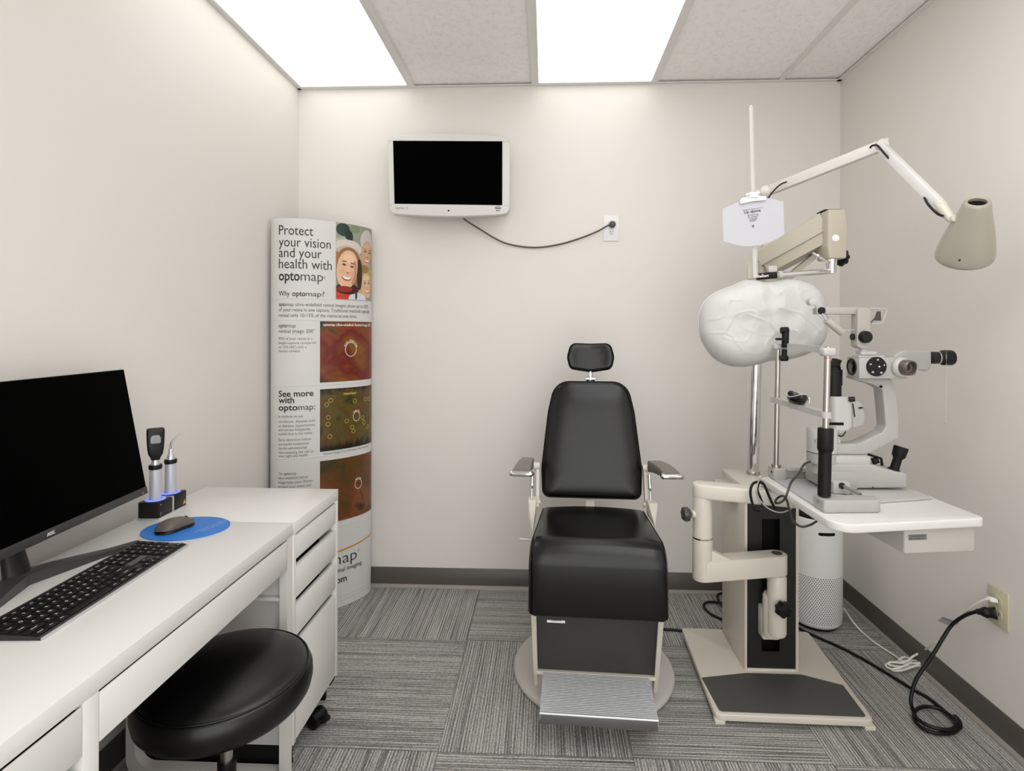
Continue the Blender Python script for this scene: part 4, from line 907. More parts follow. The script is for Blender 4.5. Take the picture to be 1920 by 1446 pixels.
arm(1, ((0.3955, 2.1055, 0.795), (0.4505, 2.1125, 0.795)), ((0.4237, 1.9593, 0.788), (0.4875, 1.9624, 0.788)), .80)
for s, (hx0, hx1, top_, bot_, ch0, ch1) in {-1: (1001, 1011, (1009.5, 868), (1007, 944), (998.5, 892), (997, 936)), 1: (1207, 1218, (1211, 872), (1210, 948), (1218, 894), (1220.5, 942))}.items(): pass
# left links
def link(a_, b_, w_, name='back_link', m_=CREAM, r2=None):
    a_ = V(a_); b_ = V(b_); q = MB(); d_ = (b_-a_).normalized(); sx = V((0, 1, 0)); sd = V((1, 0, 0))
    q.loft([[p+sx*(w_*c_)+sd*(.006*e_) for (c_, e_) in ((-1, -1), (1, -1), (1, 1), (-1, 1))] for p in (a_-d_*.012, a_, b_, b_+d_*.012)]); return q.build(name, m_, t)
link((-0.0323, 2.1700, 0.7529), (-0.0325, 2.1300, 0.6188), .014)
link((0.3942, 2.1600, 0.752), (0.3944, 2.1200, 0.6199), .014)
b = MB(); b.cyl((-0.0484, 2.1650, 0.7539), (-0.0247, 2.1650, 0.7542), .0155); b.cyl((-0.0408, 2.1250, 0.6203), (-0.0218, 2.1250, 0.6206), .010); b.build('arm_pivot', CREAM, t)
b = MB(); b.cyl((0.3859, 2.1550, 0.7511), (0.4112, 2.1550, 0.7535), .0155); b.cyl((0.3811, 2.1150, 0.6193), (0.3997, 2.1150, 0.6195), .010); b.build('arm_pivot', CREAM, t)
for (a_, b_, nm) in (((-0.0526, 2.1200, 0.7399), (-0.055, 2.1000, 0.6385), 'l'), ((0.4037, 2.1100, 0.7399), (0.4062, 2.0900, 0.636), 'r')):
    q = MB(); a_ = V(a_); b_ = V(b_); q.cyl(a_, a_.lerp(b_, .52), .0065); q.cyl(a_.lerp(b_, .45), b_, .0045); q.box(a_.lerp(b_, .48), (.010, .016, .022), None, .002); q.build('arm_stay', CHROME, t)
for (pts_, s) in ((((-0.0672, 2.0900, 0.6477), (-0.0371, 2.0900, 0.646), (-0.037, 2.0900, 0.5899), (-0.0496, 2.0600, 0.5219), (-0.0657, 2.0800, 0.5804)), -1), (((0.3901, 2.0750, 0.6446), (0.4246, 2.0750, 0.6451), (0.4237, 2.0700, 0.5956), (0.4097, 2.0500, 0.5638), (0.3932, 2.0800, 0.5876)), 1)):
    P_ = [V(p) for p in pts_]; q = MB(); d_ = V((0, 1, 0))
    q.loft([[p-d_*.022 for p in P_], [p+d_*.030 for p in P_]]); q.build('side_bracket', CREAM, t, smooth=0)
q = MB(); q.tube([(-0.0459, 1.9900, 0.5206), (-0.0655, 1.9850, 0.5251), (-0.0969, 1.9800, 0.5295)], .0042, 10); q.build('tilt_lever', CREAM, t)

# ================================================================ instrument stand
t = thing('instrument_stand', 'cream instrument stand with black front panel, chrome pole and swing-arm table beside the chair', 'instrument stand', (.845, 2.15, 0))
ST = t
# floor plate (local frame turned very slightly)
fl, fr, br, bl = (.560, 1.792), (1.0700, 1.785), (1.1050, 2.305), (.580, 2.312)
poly = fillet([fl, fr, br, bl], [.022, .022, .015, .012], 6)
MB().prism([(p[0], p[1]) for p in poly], (0, 0, .013), (1, 0, 0), (0, 1, 0), .022, .0035).build('floor_plate', CREAM, t)
for (x, y) in ((.577, 1.805), (1.057, 1.798), (1.085, 2.29), (.597, 2.295)):
    q = MB(); q.box((x, y, .0075), (.034, .026, .015), None, .003); q.build('levelling_foot', CREAM, t)
mp_ = fillet([(.579, 1.806), (1.0525, 1.800), (1.0620, 1.957), (.940, 2.012), (.7400, 2.012), (.5690, 1.978)], [.012, .012, .004, .004, .004, .004], 5)
MB().prism(mp_, (0, 0, .0348), (1, 0, 0), (0, 1, 0), .0026, .0008).build('foot_mat', RUBBER, t)
cx0, cx1, cy0, cy1 = .7420, .9400, 2.030, 2.285
b = MB(); b.bx(cx0, cx0+.010, cy0, cy1, .035, .700, .002); b.bx(cx1-.010, cx1, cy0, cy1, .035, .700, .002); b.bx(cx0+.010, cx1-.010, cy1-.010, cy1, .035, .700); b.bx(cx0+.010, cx1-.010, cy0+.0, cy1-.010, .690, .700); b.bx(cx0+.010, cx1-.010, cy0, cy0+.010, .035, .0430)
b.build('column_housing', CREAM, t)
def hole_panel(x0, x1, z0, z1, hx0, hx1, hz0, hz1, y, th):
    q = MB()
    for (a_, b_, c_, d_) in ((x0, hx0, z0, z1), (hx1, x1, z0, z1), (hx0, hx1, z0, hz0), (hx0, hx1, hz1, z1)): q.bx(a_, b_, y, y+th, c_, d_)
    return q
hole_panel(cx0+.010, cx1-.010, .0430, .690, .8060, .8720, .1050, .6000, cy0+.004, .004).build('front_panel', COLPAN, t, smooth=0)
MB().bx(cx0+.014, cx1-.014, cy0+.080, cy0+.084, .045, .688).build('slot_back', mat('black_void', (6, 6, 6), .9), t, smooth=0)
MB().bx(.7400, .9440, 2.026, 2.292, .700, .7200, .004).build('column_top', CREAM, t)
MB().bx(.690, .7415, 2.10, 2.24, .640, .690, .003).build('control_box', GREYP, t)
# chrome pole with collar, then grey upper tube
p0 = V((0.8416, 2.2136, 0.72)); p1 = V((0.8558, 2.1850, 1.8163)); pm_ = p0.lerp(p1, .74)
b = MB(); b.cyl(p0, pm_, .0218, n=36); b.build('chrome_pole', CHROME, t)
MB().rev(p0, p1-p0, [(0, 0), (.0265, 0), (.0268, .010), (.0245, .014), (0, .014)], 36).build('pole_collar', STEEL, t)
MB().cyl(pm_, p1, .0165, n=28).build('upper_tube', mat('pale_grey_enamel', (206, 203, 198), .35), t)
# table arm: slider, pivot, lower arm, post, upper arm
b = MB(); b.bx(.7930, .8500, 1.990, 2.070, .1720, .285, .006); b.cyl((.8316, 1.964, .205), (.8316, 1.964, .430), .0325, n=36, bev=.014); b.cyl((.8250, 1.985, .190), (.8250, 1.985, .350), .0330, n=36, bev=.012); b.build('arm_carriage', CREAM, t)
b = MB(); knob(b, (0.8272, 1.9250, 0.3261), (.25, -1, 0), .0255, .030); b.cyl((0.8312, 1.9650, 0.3057), (0.8272, 1.9250, 0.3261), .008); b.build('clamp_knob', BLACKP, t)
pv = V((.8316, 1.9640, 0)); ps = V((.5496, 1.905, 0))
el_ = V((.700, 1.885, 0))
def stadium(a_, b_, ra_, rb_, n=10):
    d_ = (b_-a_).normalized(); g_ = math.atan2(d_.y, d_.x)
    return [(a_.x+ra_*math.cos(g_+PI/2+PI*i/n), a_.y+ra_*math.sin(g_+PI/2+PI*i/n)) for i in range(n+1)]+[(b_.x+rb_*math.cos(g_-PI/2+PI*i/n), b_.y+rb_*math.sin(g_-PI/2+PI*i/n)) for i in range(n+1)]
b = MB(); b.prism(stadium(ps, pv, .034, .034, 12), (0, 0, .430), (1, 0, 0), (0, 1, 0), .0715, .004); b.prism([(.018, .480), (.100, .480), (.100, .4990), (.018, .5400)], ps+V((.205, -.979, 0))*(.0338-.052), (.979, .205, 0), (0, 0, 1), .052, .001); b.build('lower_arm', CREAM, t)
MB().rev((pv.x, pv.y, .5013), (0, 0, 1), [(0, 0), (.0185, 0), (.0185, .0012), (0, .0012)], 28).build('arm_cap', RUBBER, t)
MB().rev((ps.x, ps.y, .395), (0, 0, 1), [(0, .035), (.012, .035), (.024, .039), (.031, .047), (.034, .060), (.034, .180), (0, .180)], 40).build('arm_post', CREAM, t)
MB().rev((ps.x, ps.y, .5752), (0, 0, 1), [(0, 0), (.0345, 0), (.0345, .005), (0, .005)], 40).build('chrome_ring', CHROME, t)
MB().rev((ps.x, ps.y, .5804), (0, 0, 1), [(0, 0), (.033, 0), (.033, .180), (0, .180)], 40).build('upper_post', CREAM, t)
b = MB(); b.cyl((0.5222, 1.9000, 0.6591), (0.5079, 1.8950, 0.6606), .012, n=20); b.build('clamp_boss', CREAM, t)
b = MB(); b.cyl((0.5098, 1.8950, 0.6606), (0.5006, 1.8950, 0.6604), .006); knob(b, (0.5024, 1.8950, 0.6605), (-1, -.15, 0), .0225, .026, 6, .10); b.build('clamp_knob', mat('dark_grey_knob', (58, 57, 56), .4), t)
ue = V((.900, 1.800, 0))
b = MB(); b.prism(stadium(ps, ue, .034, .030, 12), (0, 0, .7175), (1, 0, 0), (0, 1, 0), .0505, .007); b.build('upper_arm', CREAM, t)
b = MB(); b.cyl((ue.x, ue.y, .735), (ue.x, ue.y, .777), .026); b.bx(.80, 1.02, 1.71, 1.84, .764, .7765, .003); b.build('table_mount', GREYP, t)
tb = fillet([(.7480, 1.4080), (1.1790, 1.4830), (1.1480, 1.930), (.7330, 1.8930)], [.050, .022, .03, .022], 8)
MB().prism(tb, (0, 0, .7765), (1, 0, 0), (0, 1, 0), .0235, .004).build('swing_table', mat('white_table_laminate', (222, 220, 215), .3), t)
# phoropter arm: sloping spring beam, head block, knob
A0 = V((0.8631, 2.1650, 1.5636)); A1 = V((1.0448, 2.0200, 1.6808))
d_ = (A1-A0).normalized(); sx = V((0, 0, 1)).cross(d_).normalized(); uz = d_.cross(sx)
def beam(prof_, k0=1.0): return [[A0+sx*p[0]*k0+uz*p[1]*k0 for p in prof_], [A1+sx*p[0]+uz*p[1] for p in prof_]]
b = MB(); b.loft(beam([(-.042, -.008), (.042, -.008), (.042, .052), (.030, .062), (-.030, .062), (-.042, .052)], .93)); b.build('spring_beam', mat('warm_beige_enamel', (192, 185, 168), .35), t, smooth=30)
b = MB(); b.loft([[p+d_*.010 for p in beam([(-.046, -.052), (.046, -.052), (.046, -.010), (-.046, -.010)], .93)[0]], beam([(-.046, -.052), (.046, -.052), (.046, -.010), (-.046, -.010)], .93)[1]]); b.build('beam_cover', CREAMD, t, smooth=0)
b = MB(); b.tube([A0+sx*-.048+uz*-.009, A1+sx*-.048+uz*-.009], .0022, 8); b.build('beam_trim', STEEL, t)
hb0 = V((1.0403, 2.0000, 1.6244))
b = MB(); pr_ = [(-.030, -.064), (.030, -.064), (.034, .060), (.026, .112), (-.034, .112), (-.036, -.020)]
b.prism(fillet(pr_, [.006]*6, 3), hb0+V((0, .045, 0)), (1, 0, 0), (0, 0, 1), .090, .006); b.build('head_block', CREAMD, t, smooth=30)
MB().bx(hb0.x-.034, hb0.x+.024, hb0.y-.020, hb0.y+.040, hb0.z+.110, hb0.z+.118, .002).build('block_top', BLACKM, t)
b = MB(); pp = V((1.0312, 1.9540, 1.6329)); b.rev(pp, (0, -1, 0), [(0, -.004), (.0125, -.004), (.0125, .001), (.011, .002), (0, .002)], 28); b.build('cap_button', WPLAS, t)
b = MB(); kp = V((1.0724, 2.0100, 1.5711)); knob(b, kp, (1, .35, 0), .030, .022, 8, .08); b.cyl(kp-V((.02, 0, 0)), kp, .010); b.build('tension_knob', BLACKP, t)
b = MB(); c0_ = V((1.0326, 1.9850, 1.5659)); b.rev(c0_, (0, 0, -1), [(0, 0), (.0205, 0), (.0150, .055), (0, .055)], 28); b.build('taper_sleeve', CHROME, t)
b = MB(); j = V((0.9759, 1.9700, 1.5717)); b.ball(j, .0085); b.tube([V((0.959, 1.9700, 1.5832)), j, V((1.0117, 1.9700, 1.5485))], .005, 10); b.build('lock_screw', CHROME, t)
h0 = V((1.0255, 1.9820, 1.5172)); h1 = V((0.8212, 1.9650, 1.5023)); h2 = V((0.7596, 1.9620, 1.4964))
b = MB(); b.cyl(h0, h1, .0100, n=20); b.build('suspension_rod', CHROME, t)
b = MB(); b.cyl(h0+(h0-h1).normalized()*-.20, h2, .0120, n=24); sl = b.build('rod_sleeve', BLACKP, t)
b = MB(); b.cyl(h1+(h0-h1).normalized()*.012, h1+(h0-h1).normalized()*.026, .0140, n=24); b.box(h1+V((-.006, .008, .022)), (.032, .022, .024), None, .004); b.build('sleeve_clamp', GREYM, t)
b = MB(); o_ = V((0.7562, 1.9460, 1.4919)); b.text('Reichert', o_, (h1-h2), (0, 0, 1), .0085, .038, 'l', .03); b.ball(o_+V((.015, 0, .0115)), .002, 8); b.build('sleeve_lettering', INKW, sl, smooth=0)
# arm bracket behind the pole
b = MB(); b.bx(.835, .905, 2.135, 2.225, A0.z-.075, A0.z+.010, .006); b.build('beam_bracket', CREAMD, t)
b = MB(); b.loft([[V(p)+V((0, .012*s, 0)) for p in ((0.8534, 2.1200, 1.5020), (0.9139, 2.1000, 1.5082), (1.0264, 2.0600, 1.6123), (1.0264, 2.0600, 1.5882), (0.9341, 2.1000, 1.4938), (0.8453, 2.1200, 1.4875))] for s in (-1, 1)]); b.build('lower_link', CREAMD, t, smooth=0)
b = MB(); b.bx(((0.7376, 2.0000, 1.5278))[0], ((0.7569, 2.0000, 1.5277))[0], 1.985, 2.01, ((0.7377, 2.0000, 1.4905))[2], ((0.7375, 2.0000, 1.5473))[2], .003); b.tube([V((0.7473, 2.0000, 1.5140)), V((0.7665, 1.9800, 1.5079))], .006); b.build('rod_holder', CREAM, t)

# ================================================================ overhead lamp on the pole
lt = thing('overhead_lamp', 'taupe cone-shaped lamp on a jointed white arm above the instruments', 'lamp', tuple(p1))
jt = V((0.8708, 2.1650, 1.8537))
b = MB(); b.ball(jt, .026, 20); b.cyl(V((p1.x, p1.y, p1.z+.0006)), V((p1.x, p1.y, jt.z+.012)), .021, n=24, bev=.005); b.build('arm_base', mat('pearl_enamel', (224, 218, 211), .35), lt)
ej = V((1.1566, 1.9050, 1.9426)); la = V((0.8854, 2.1500, 1.8581))
LARM = mat('lamp_arm_enamel', (214, 208, 202), .3)
def boxarm(a_, b_, w_, h_, bev=.0025):
    d_ = (b_-a_); L_ = d_.length; d_.normalize(); s_ = d_.cross(V((0, 0, 1))).normalized(); u_ = s_.cross(d_)
    return MB().box((a_+b_)/2, (w_, L_, h_), M((s_, d_, u_)).transposed().to_4x4(), bev)
boxarm(la, ej, .026, .037).build('lower_arm', LARM, lt)
b = MB(); b.cyl(ej-V((.0, .016, 0)), ej+V((0, .016, 0)), .021, n=28, bev=.003); b.box(ej+V((.012, 0, .018)), (.012, .03, .012), .3, .003); b.build('elbow', LARM, lt)
wj = V((1.2079, 1.6900, 1.6815))
boxarm(ej, wj, .028, .029).build('upper_arm', mat('white_gloss_enamel', (222, 220, 217), .22), lt)
hj = V((1.2124, 1.6550, 1.6350))
b = MB(); b.tube([wj-(hj-wj)*.35, wj.lerp(hj, .5), hj], lambda q: .0165-.006*q*q, 16); b.build('wrist_joint', CREAM, lt)
# shade: cone with open narrow end tipped towards the room
top = V((1.2438, 1.6000, 1.6696)); botc = V((1.2846, 1.7000, 1.5374))
ax = (botc-top); Ls = ax.length
prof = [(.0225, -.006), (.027, -.008), (.0315, -.005), (.0340, .002), (.040, Ls*.16), (.053, Ls*.42), (.0645, Ls*.68), (.0715, Ls*.88), (.0740, Ls*1.0), (.0730, Ls*1.055), (.0700, Ls*1.075), (.0680, Ls*1.05), (.067, Ls*.9), (.050, Ls*.42), (.033, Ls*.12), (.0225, -.002), (.0225, -.006)]
MB().rev(top, ax, prof, 64).build('lamp_shade', TAUPE, lt)
MB().rev(top+ax.normalized()*.004, ax, [(0, 0), (.024, 0), (.024, .002), (0, .002)], 28).build('shade_vent', SLOT, lt)
MB().rev(top+ax*.92, ax, [(0, 0), (.066, 0), (.066, .003), (0, .003)], 40).build('bulb_plate', mat('unlit_lens', (150, 148, 144), .4), lt)
b = MB(); sp_ = V((1.2060, 1.6150, 1.5083)); b.ball(sp_, .0035, 10); b.build('set_screw', mat('dark_screw', (40, 34, 28), .4), lt)
b = MB(); nk = V((1.2122, 1.6400, 1.6366)); b.cyl(hj, nk, .0105, n=18); b.build('shade_neck', CREAM, lt)
off = V((0, -.018, 0))
b = MB(); b.tube([V((0.867, 2.1300, 1.8217)), V((0.871, 2.1100, 1.8353)), V((0.8928, 2.0900, 1.8606)), V((0.9188, 2.0900, 1.8726))], .0028, 8, 6); b.build('arm_cable', CORDK, lt)
b = MB(); b.tube([V((1.1151, 1.9050, 1.9338))+V((0, -.010, 0)), V((1.1177, 1.8850, 1.9380)), V((1.1259, 1.8720, 1.9334)), V((1.1394, 1.8650, 1.9109)), V((1.1614, 1.8550, 1.8749))], .0034, 8, 6); b.build('arm_cable', CORDK, lt)
b = MB(); b.tube([V((1.1910, 1.7420, 1.7291)), V((1.1754, 1.7050, 1.6984)), V((1.1684, 1.6720, 1.6711)), V((1.1787, 1.6600, 1.6523)), V((1.1948, 1.6650, 1.6484))], .0038, 8, 6); b.build('arm_cable', CORDK, lt)

# ================================================================ phoropter under its cover
t = thing('covered_phoropter', 'refraction head under a wrinkled white nylon cover hanging beside the pole', 'covered instrument', (0.7481, 1.9700, 1.1732))
cover_outline = [(0.5548, 1.3176), (0.5567, 1.3603), (0.57, 1.3991), (0.5968, 1.4282), (0.635, 1.4495), (0.6732, 1.463), (0.7113, 1.4804), (0.7456, 1.4852), (0.7798, 1.4784), (0.8216, 1.4802), (0.869, 1.4869), (0.9163, 1.482), (0.9579, 1.4627), (0.9844, 1.4338), (0.9976, 1.3953), (1.0053, 1.3453), (1.0035, 1.2933), (0.9885, 1.2548), (0.9508, 1.2239), (0.898, 1.2044), (0.845, 1.1964), (0.8032, 1.1924), (0.7652, 1.1806), (0.7119, 1.1717), (0.6547, 1.1782), (0.6087, 1.2032), (0.5761, 1.2438), (0.5587, 1.2826)]
cs = catmull([(p[0], p[1], 0) for p in cover_outline], 9, True); cs = [(p.x, p.y) for p in cs]
cxm = sum(p[0] for p in cs)/len(cs); czm = sum(p[1] for p in cs)/len(cs)
cv = MB(); rings = []
NK = 64
for j in range(-NK, NK+1):
    u = j/NK; k = 1-u*u; dpt = .088*math.copysign(math.sqrt(max(0, 1-k**4.76)), u)
    # j<0 front half, j>0 rear half; full outline at u=0
    rings.append((k, dpt))
pts_ = []
for (k, dpt) in rings:
    r = []
    for (x, z) in cs:
        X = cxm+(x-cxm)*max(k, .004); Z = czm+(z-czm)*max(k, .004)
        p = V((X*7, dpt*5, Z*7)); wv = noise.noise(p)*.55+noise.noise(p*2.1+V((3, 1, 7)))*.35
        q1 = V((X*11+4*Z, 1.3, Z*15-X*5)); q2 = V((X*9-12*Z, 4.1, Z*12+X*9)); q3 = V((X*24, 2.2+Z*3, Z*22))
        f1 = max(0, 1-abs(noise.noise(q1))*7)**1.5; f2 = max(0, 1-abs(noise.noise(q2))*6)**1.5; f3 = noise.noise(q3)
        up_w = max(.12, min(1, (Z-1.19)*7))
        dsp = (f1*.9+f2*.8)*up_w*.0038+f3*.0050*up_w+wv*.017
        amp = 1-k**8
        r.append(V((X, 1.975+dpt+dsp*amp*(-1 if dpt < 0 else 1), Z+wv*amp*.004)))
    pts_.append(r)
cv.loft(pts_); cv.build('nylon_cover', WCLOTH, t, smooth=80)
q = MB(); q.tube([V((x, 1.975, z)) for (x, z) in cs], .0024, 6, closed=True); q.build('cover_hem', WCLOTH, t)
# near-point rod and card
t = thing('near_point_rod', 'slim white upright rod rising above the covered refraction head', 'rod', (0.7458, 1.9410, 1.4905))
ra_ = V((0.7458, 1.9410, 1.4905)); rb_ = V((0.7287, 1.9410, 2.1045))
b = MB(); b.tube([ra_, ra_.lerp(rb_, .985), rb_], lambda q: .0085-.0022*q, 4); b.build('rod_bar', mat('white_rod_enamel', (214, 210, 205), .35), t, smooth=0)
t = thing('near_point_card', 'white chart card with small triangular text hanging on the upright rod', 'chart card', (0.7317, 1.9290, 1.6026))
cp = [(0.6243, 1.9290, 1.7337), (0.6681, 1.9290, 1.7542), (0.709, 1.9290, 1.7671), (0.7648, 1.9290, 1.7724), (0.8056, 1.9290, 1.7664), (0.8371, 1.9290, 1.7577), (0.8401, 1.9290, 1.6417), (0.8022, 1.9290, 1.6193), (0.7558, 1.9290, 1.6044), (0.7094, 1.9290, 1.5999), (0.6684, 1.9290, 1.6067), (0.6273, 1.9290, 1.6201)]
cdo = MB().loft([[V(p) for p in cp], [V(p)+V((0, .0018, 0)) for p in cp]]).build('card', PAPER, t, smooth=0)
b = MB(); hp = [(0.6816, 1.9200, 1.7595), (0.6909, 1.9200, 1.7707), (0.7279, 1.9200, 1.7779), (0.7741, 1.9200, 1.7757), (0.7723, 1.9200, 1.7626), (0.7279, 1.9200, 1.7591), (0.6854, 1.9200, 1.7500)]
b.loft([[V(p) for p in hp], [V(p)+V((0, .008, 0)) for p in hp]]); b.tube([V((0.7042, 1.9260, 1.7825)), V((0.7524, 1.9260, 1.7896))], .005, 10); b.box(V((0.729, 1.9230, 1.7806)), (.030, .016, .020), None, .003); b.build('card_clip', WPLAS, t)
b = MB(); yx = 1.9282
ux = V((1, 0, .13)).normalized(); uz_ = V((-.13, 0, 1)).normalized()
def ctext(tx, px_, h, w_, bold=0): b.text(tx, px_, ux, uz_, h, w_, 'c', bold)
ctext('Up above', (0.7293, 1.9282, 1.7205), .0095, .058, .02)
for (tx, p, w_) in (('the world so high', (0.7312, 1.9282, 1.7111), .038), ('like a diamond', (0.7312, 1.9282, 1.7045), .036), ('in the sky', (0.7321, 1.9282, 1.6988), .030), ('twinkle', (0.7321, 1.9282, 1.6941), .025), ('star', (0.7312, 1.9282, 1.6894), .021)): ctext(tx, p, .0040, w_, .01)
b.build('card_text', INK, cdo, smooth=0)
b = MB(); o_ = V((0.6939, 1.9282, 1.7287)); e_ = V((0.7664, 1.9282, 1.7376)); b.tube([o_, e_], .0005, 4); b.build('card_rule', INKG, cdo, smooth=0)
b = MB(); b.cyl((0.7313, 1.9283, 1.6724), (0.731, 1.9275, 1.6722), .0040, n=18); b.build('card_hole', INKG, cdo, smooth=0)

# ================================================================ power supply box slung under the table
t = thing('power_supply', 'grey slit lamp power box with a dark warning label fixed under the swing table', 'power box', (1.0527, 1.5200, 0.6908))
x0, x1 = ((0.9604, 1.4750, 0.7305))[0], ((1.1638, 1.5000, 0.7242))[0]
b = MB(); b.prism(fillet([(x0, 1.475), (x1, 1.500), (x1-.018, 1.70), (x0-.018, 1.675)], .006, 3), (0, 0, .7030), (1, 0, 0), (0, 1, 0), .0728, .004); b.build('box_shell', GREYM, t)
f0 = V((x0+.010, 1.475+.0019, 0)); fx = V((x1-x0, .025, 0)).normalized(); fn_ = V((fx.y, -fx.x, 0))
lz = ((1.0096, 1.4780, 0.7473))[2]
o_ = V((x0, 1.475, 0)); lc = o_+fx*.037; q = MB(); q.prism([(-.026, -.0075), (.026, -.0075), (.026, .0075), (-.026, .0075)], lc+fn_*.0003+V((0, 0, lz)), fx, (0, 0, 1), .0005); wl = q.build('warning_label', mat('dark_grey_label', (118, 117, 116), .5), t, smooth=0)
q = MB(); q.text('CAUTION', lc+fn_*.0012+fx*.002+V((0, 0, lz+.002)), fx, (0, 0, 1), .003, .040, 'c', .01); q.text('50/60 Hz', lc+fn_*.0012+fx*.006+V((0, 0, lz-.005)), fx, (0, 0, 1), .003, .026, 'c', .01); q.tube([lc+fn_*.0012-fx*.022+V((0, 0, lz-.005)), lc+fn_*.0012-fx*.019+V((0, 0, lz+.001)), lc+fn_*.0012-fx*.016+V((0, 0, lz-.005))], .0004, 4, closed=True); q.build('label_lettering', INK, wl, smooth=0)
b = MB(); b.bx(x0-.052, x0-.013, 1.52, 1.57, .764, .7755, .003); b.cyl((x0-.010, 1.535, .768), (x0+.01, 1.535, .768), .008); b.build('power_plug', BLACKP, t)

# ================================================================ slit lamp on the swing table
GP = mat('instrument_grey', (172, 170, 166), .38); GPL = mat('instrument_light_grey', (188, 186, 183), .35)
SL = t = thing('slit_lamp', 'pale grey slit lamp microscope with chin rest standing on the white swing table', 'slit lamp', (.95, 1.70, .800))
TZ = .8008
XN, YN = .7830, 1.5370; XF, YFa = .7830, 1.8420
# guide base: near and far side blocks joined by a plate
b = MB(); b.prism(fillet([(.762, 1.500), (.925, 1.512), (.930, 1.560), (.762, 1.562)], [.008, .02, .003, .003], 4), (0, 0, TZ), (1, 0, 0), (0, 1, 0), .034, .004); b.build('guide_block', GP, t)
b = MB(); b.cyl((.7610, 1.531, TZ+.024), (.7635, 1.531, TZ+.024), .0045, n=16); b.build('end_screw', STEEL, t)
b = MB(); b.prism(fillet([(.762, 1.822), (.805, 1.822), (.812, 1.850), (.805, 1.878), (.762, 1.878)], [.006, .014, .004, .014, .006], 5), (0, 0, TZ), (1, 0, 0), (0, 1, 0), .040, .004); b.bx(.805, 1.05, 1.855, 1.876, TZ, TZ+.022, .002); b.bx(.812, 1.00, 1.838, 1.856, TZ+.028, TZ+.036, .002); b.build('guide_block', GP, t)
b = MB(); b.cyl((.7610, 1.842, TZ+.024), (.7632, 1.842, TZ+.024), .0040, n=16); b.build('end_screw', SLOT, t)
MB().bx(.764, .90, 1.562, 1.822, TZ, TZ+.004, .001).build('base_sheet', mat('pale_blue_grey_plate', (180, 180, 184), .35), t)
MB().prism([(.93, 1.585), (1.150, 1.640), (1.130, 1.80), (.93, 1.80)], (0, 0, TZ), (1, 0, 0), (0, 1, 0), .0075, .0015).build('slide_plate', GPL, t)
# chin rest: two posts, head bar, chin bar, chin cup
nb = V((0.7804, 1.5370, 0.83)); nt_ = V((0.7898, 1.5370, 1.2567)); fb = V((0.7765, 1.8420, 0.8268)); ft = V((0.7826, 1.8420, 1.2572))
def at_z(a_, b_, z): return a_+(b_-a_)*((z-a_.z)/(b_.z-a_.z))
b = MB(); b.cyl(at_z(fb, ft, TZ+.02), ft, .0082, n=20); b.cyl(at_z(fb, ft, TZ+.036), at_z(fb, ft, TZ+.050), .0150, n=24); fpost = b.build('chin_rest_post', STEEL, t)
b = MB(); b.cyl(at_z(nb, nt_, 1.02), nt_, .0086, n=20); npost = b.build('chin_rest_post', STEEL, t)
zs = ((0.78, 1.5370, 1.0276))[2]; zm = ((0.7802, 1.5370, 0.9647))[2]
b = MB(); a_, m_, e_ = at_z(nb, nt_, TZ+.038), at_z(nb, nt_, zm-.004), at_z(nb, nt_, zm+.004); b.cyl(a_, m_, .0168, n=32); b.cyl(m_, e_, .0168, .0205, n=32); b.cyl(e_, at_z(nb, nt_, zs), .0205, n=32, bev=.002); b.build('height_sleeve', BLACKM, npost)
for (p_, q_, z) in ((fpost, (fb, ft), 1.239), (npost, (nb, nt_), 1.224)):
    c_ = at_z(*q_, z); MB().cyl(c_, c_+V((0, 0, .0015)), .0090, n=20).build('height_mark', mat('red_mark', (170, 50, 40), .5), p_)
zb = ((0.7898, 1.5370, 1.2418))[2]; zf = ((0.7827, 1.8420, 1.2482))[2]
n0 = at_z(nb, nt_, zb); f0 = at_z(fb, ft, zf)
b = MB(); b.box(n0, (.036, .030, .024), .0, .006); b.box(f0, (.034, .028, .020), .0, .005)
arcp = [f0, f0.lerp(n0, .12)+V((.016, 0, .002)), f0.lerp(n0, .5)+V((.024, 0, .003)), f0.lerp(n0, .88)+V((.016, 0, .001)), n0]
cp_ = catmull(arcp, 5); rr = []
for i, p in enumerate(cp_):
    d_ = (cp_[min(i+1, len(cp_)-1)]-cp_[max(i-1, 0)]).normalized(); sd = V((d_.y, -d_.x, 0)).normalized()
    rr.append([p-sd*.004+V((0, 0, -.010)), p+sd*.004+V((0, 0, -.010)), p+sd*.004+V((0, 0, .010)), p-sd*.004+V((0, 0, .010))])
b.loft(rr); b.build('forehead_bar', GPL, t, smooth=50)
zn = ((0.7858, 1.5370, 1.0651))[2]; zf2 = ((0.7777, 1.8420, 1.0663))[2]
n1 = at_z(nb, nt_, zn); f1 = at_z(fb, ft, zf2); d_ = (n1-f1).normalized(); sd = V((d_.y, -d_.x, 0)).normalized()
b = MB(); b.loft([[p-sd*.012+V((0, 0, -.0085)), p+sd*.012+V((0, 0, -.0085)), p+sd*.012+V((0, 0, .0085)), p-sd*.012+V((0, 0, .0085))] for p in (f1-d_*.022, n1)]); b.cyl(n1-V((0, 0, .0085)), n1+V((0, 0, .0085)), .0130, n=24); b.build('chin_bar', GPL, t, smooth=0)
cc = V((0.7862, 1.7000, 1.0912))
b = MB(); cup = []
def cupring(k, z, dz=0): return [cc+V((.024*k*math.sin(q)-.006, .043*k*math.cos(q), z+dz*abs(math.cos(q))**2)) for q in [2*PI*i/36 for i in range(36)]]
b.loft([cupring(.45, -.016), cupring(.80, -.014), cupring(1.0, -.004, .006), cupring(1.02, .004, .012), cupring(.96, .006, .013), cupring(.80, -.002, .010), cupring(.4, -.008, .004)]); cu_ = b.build('chin_cup', mat('gloss_black_plastic', (16, 16, 16), .18), t, smooth=60)
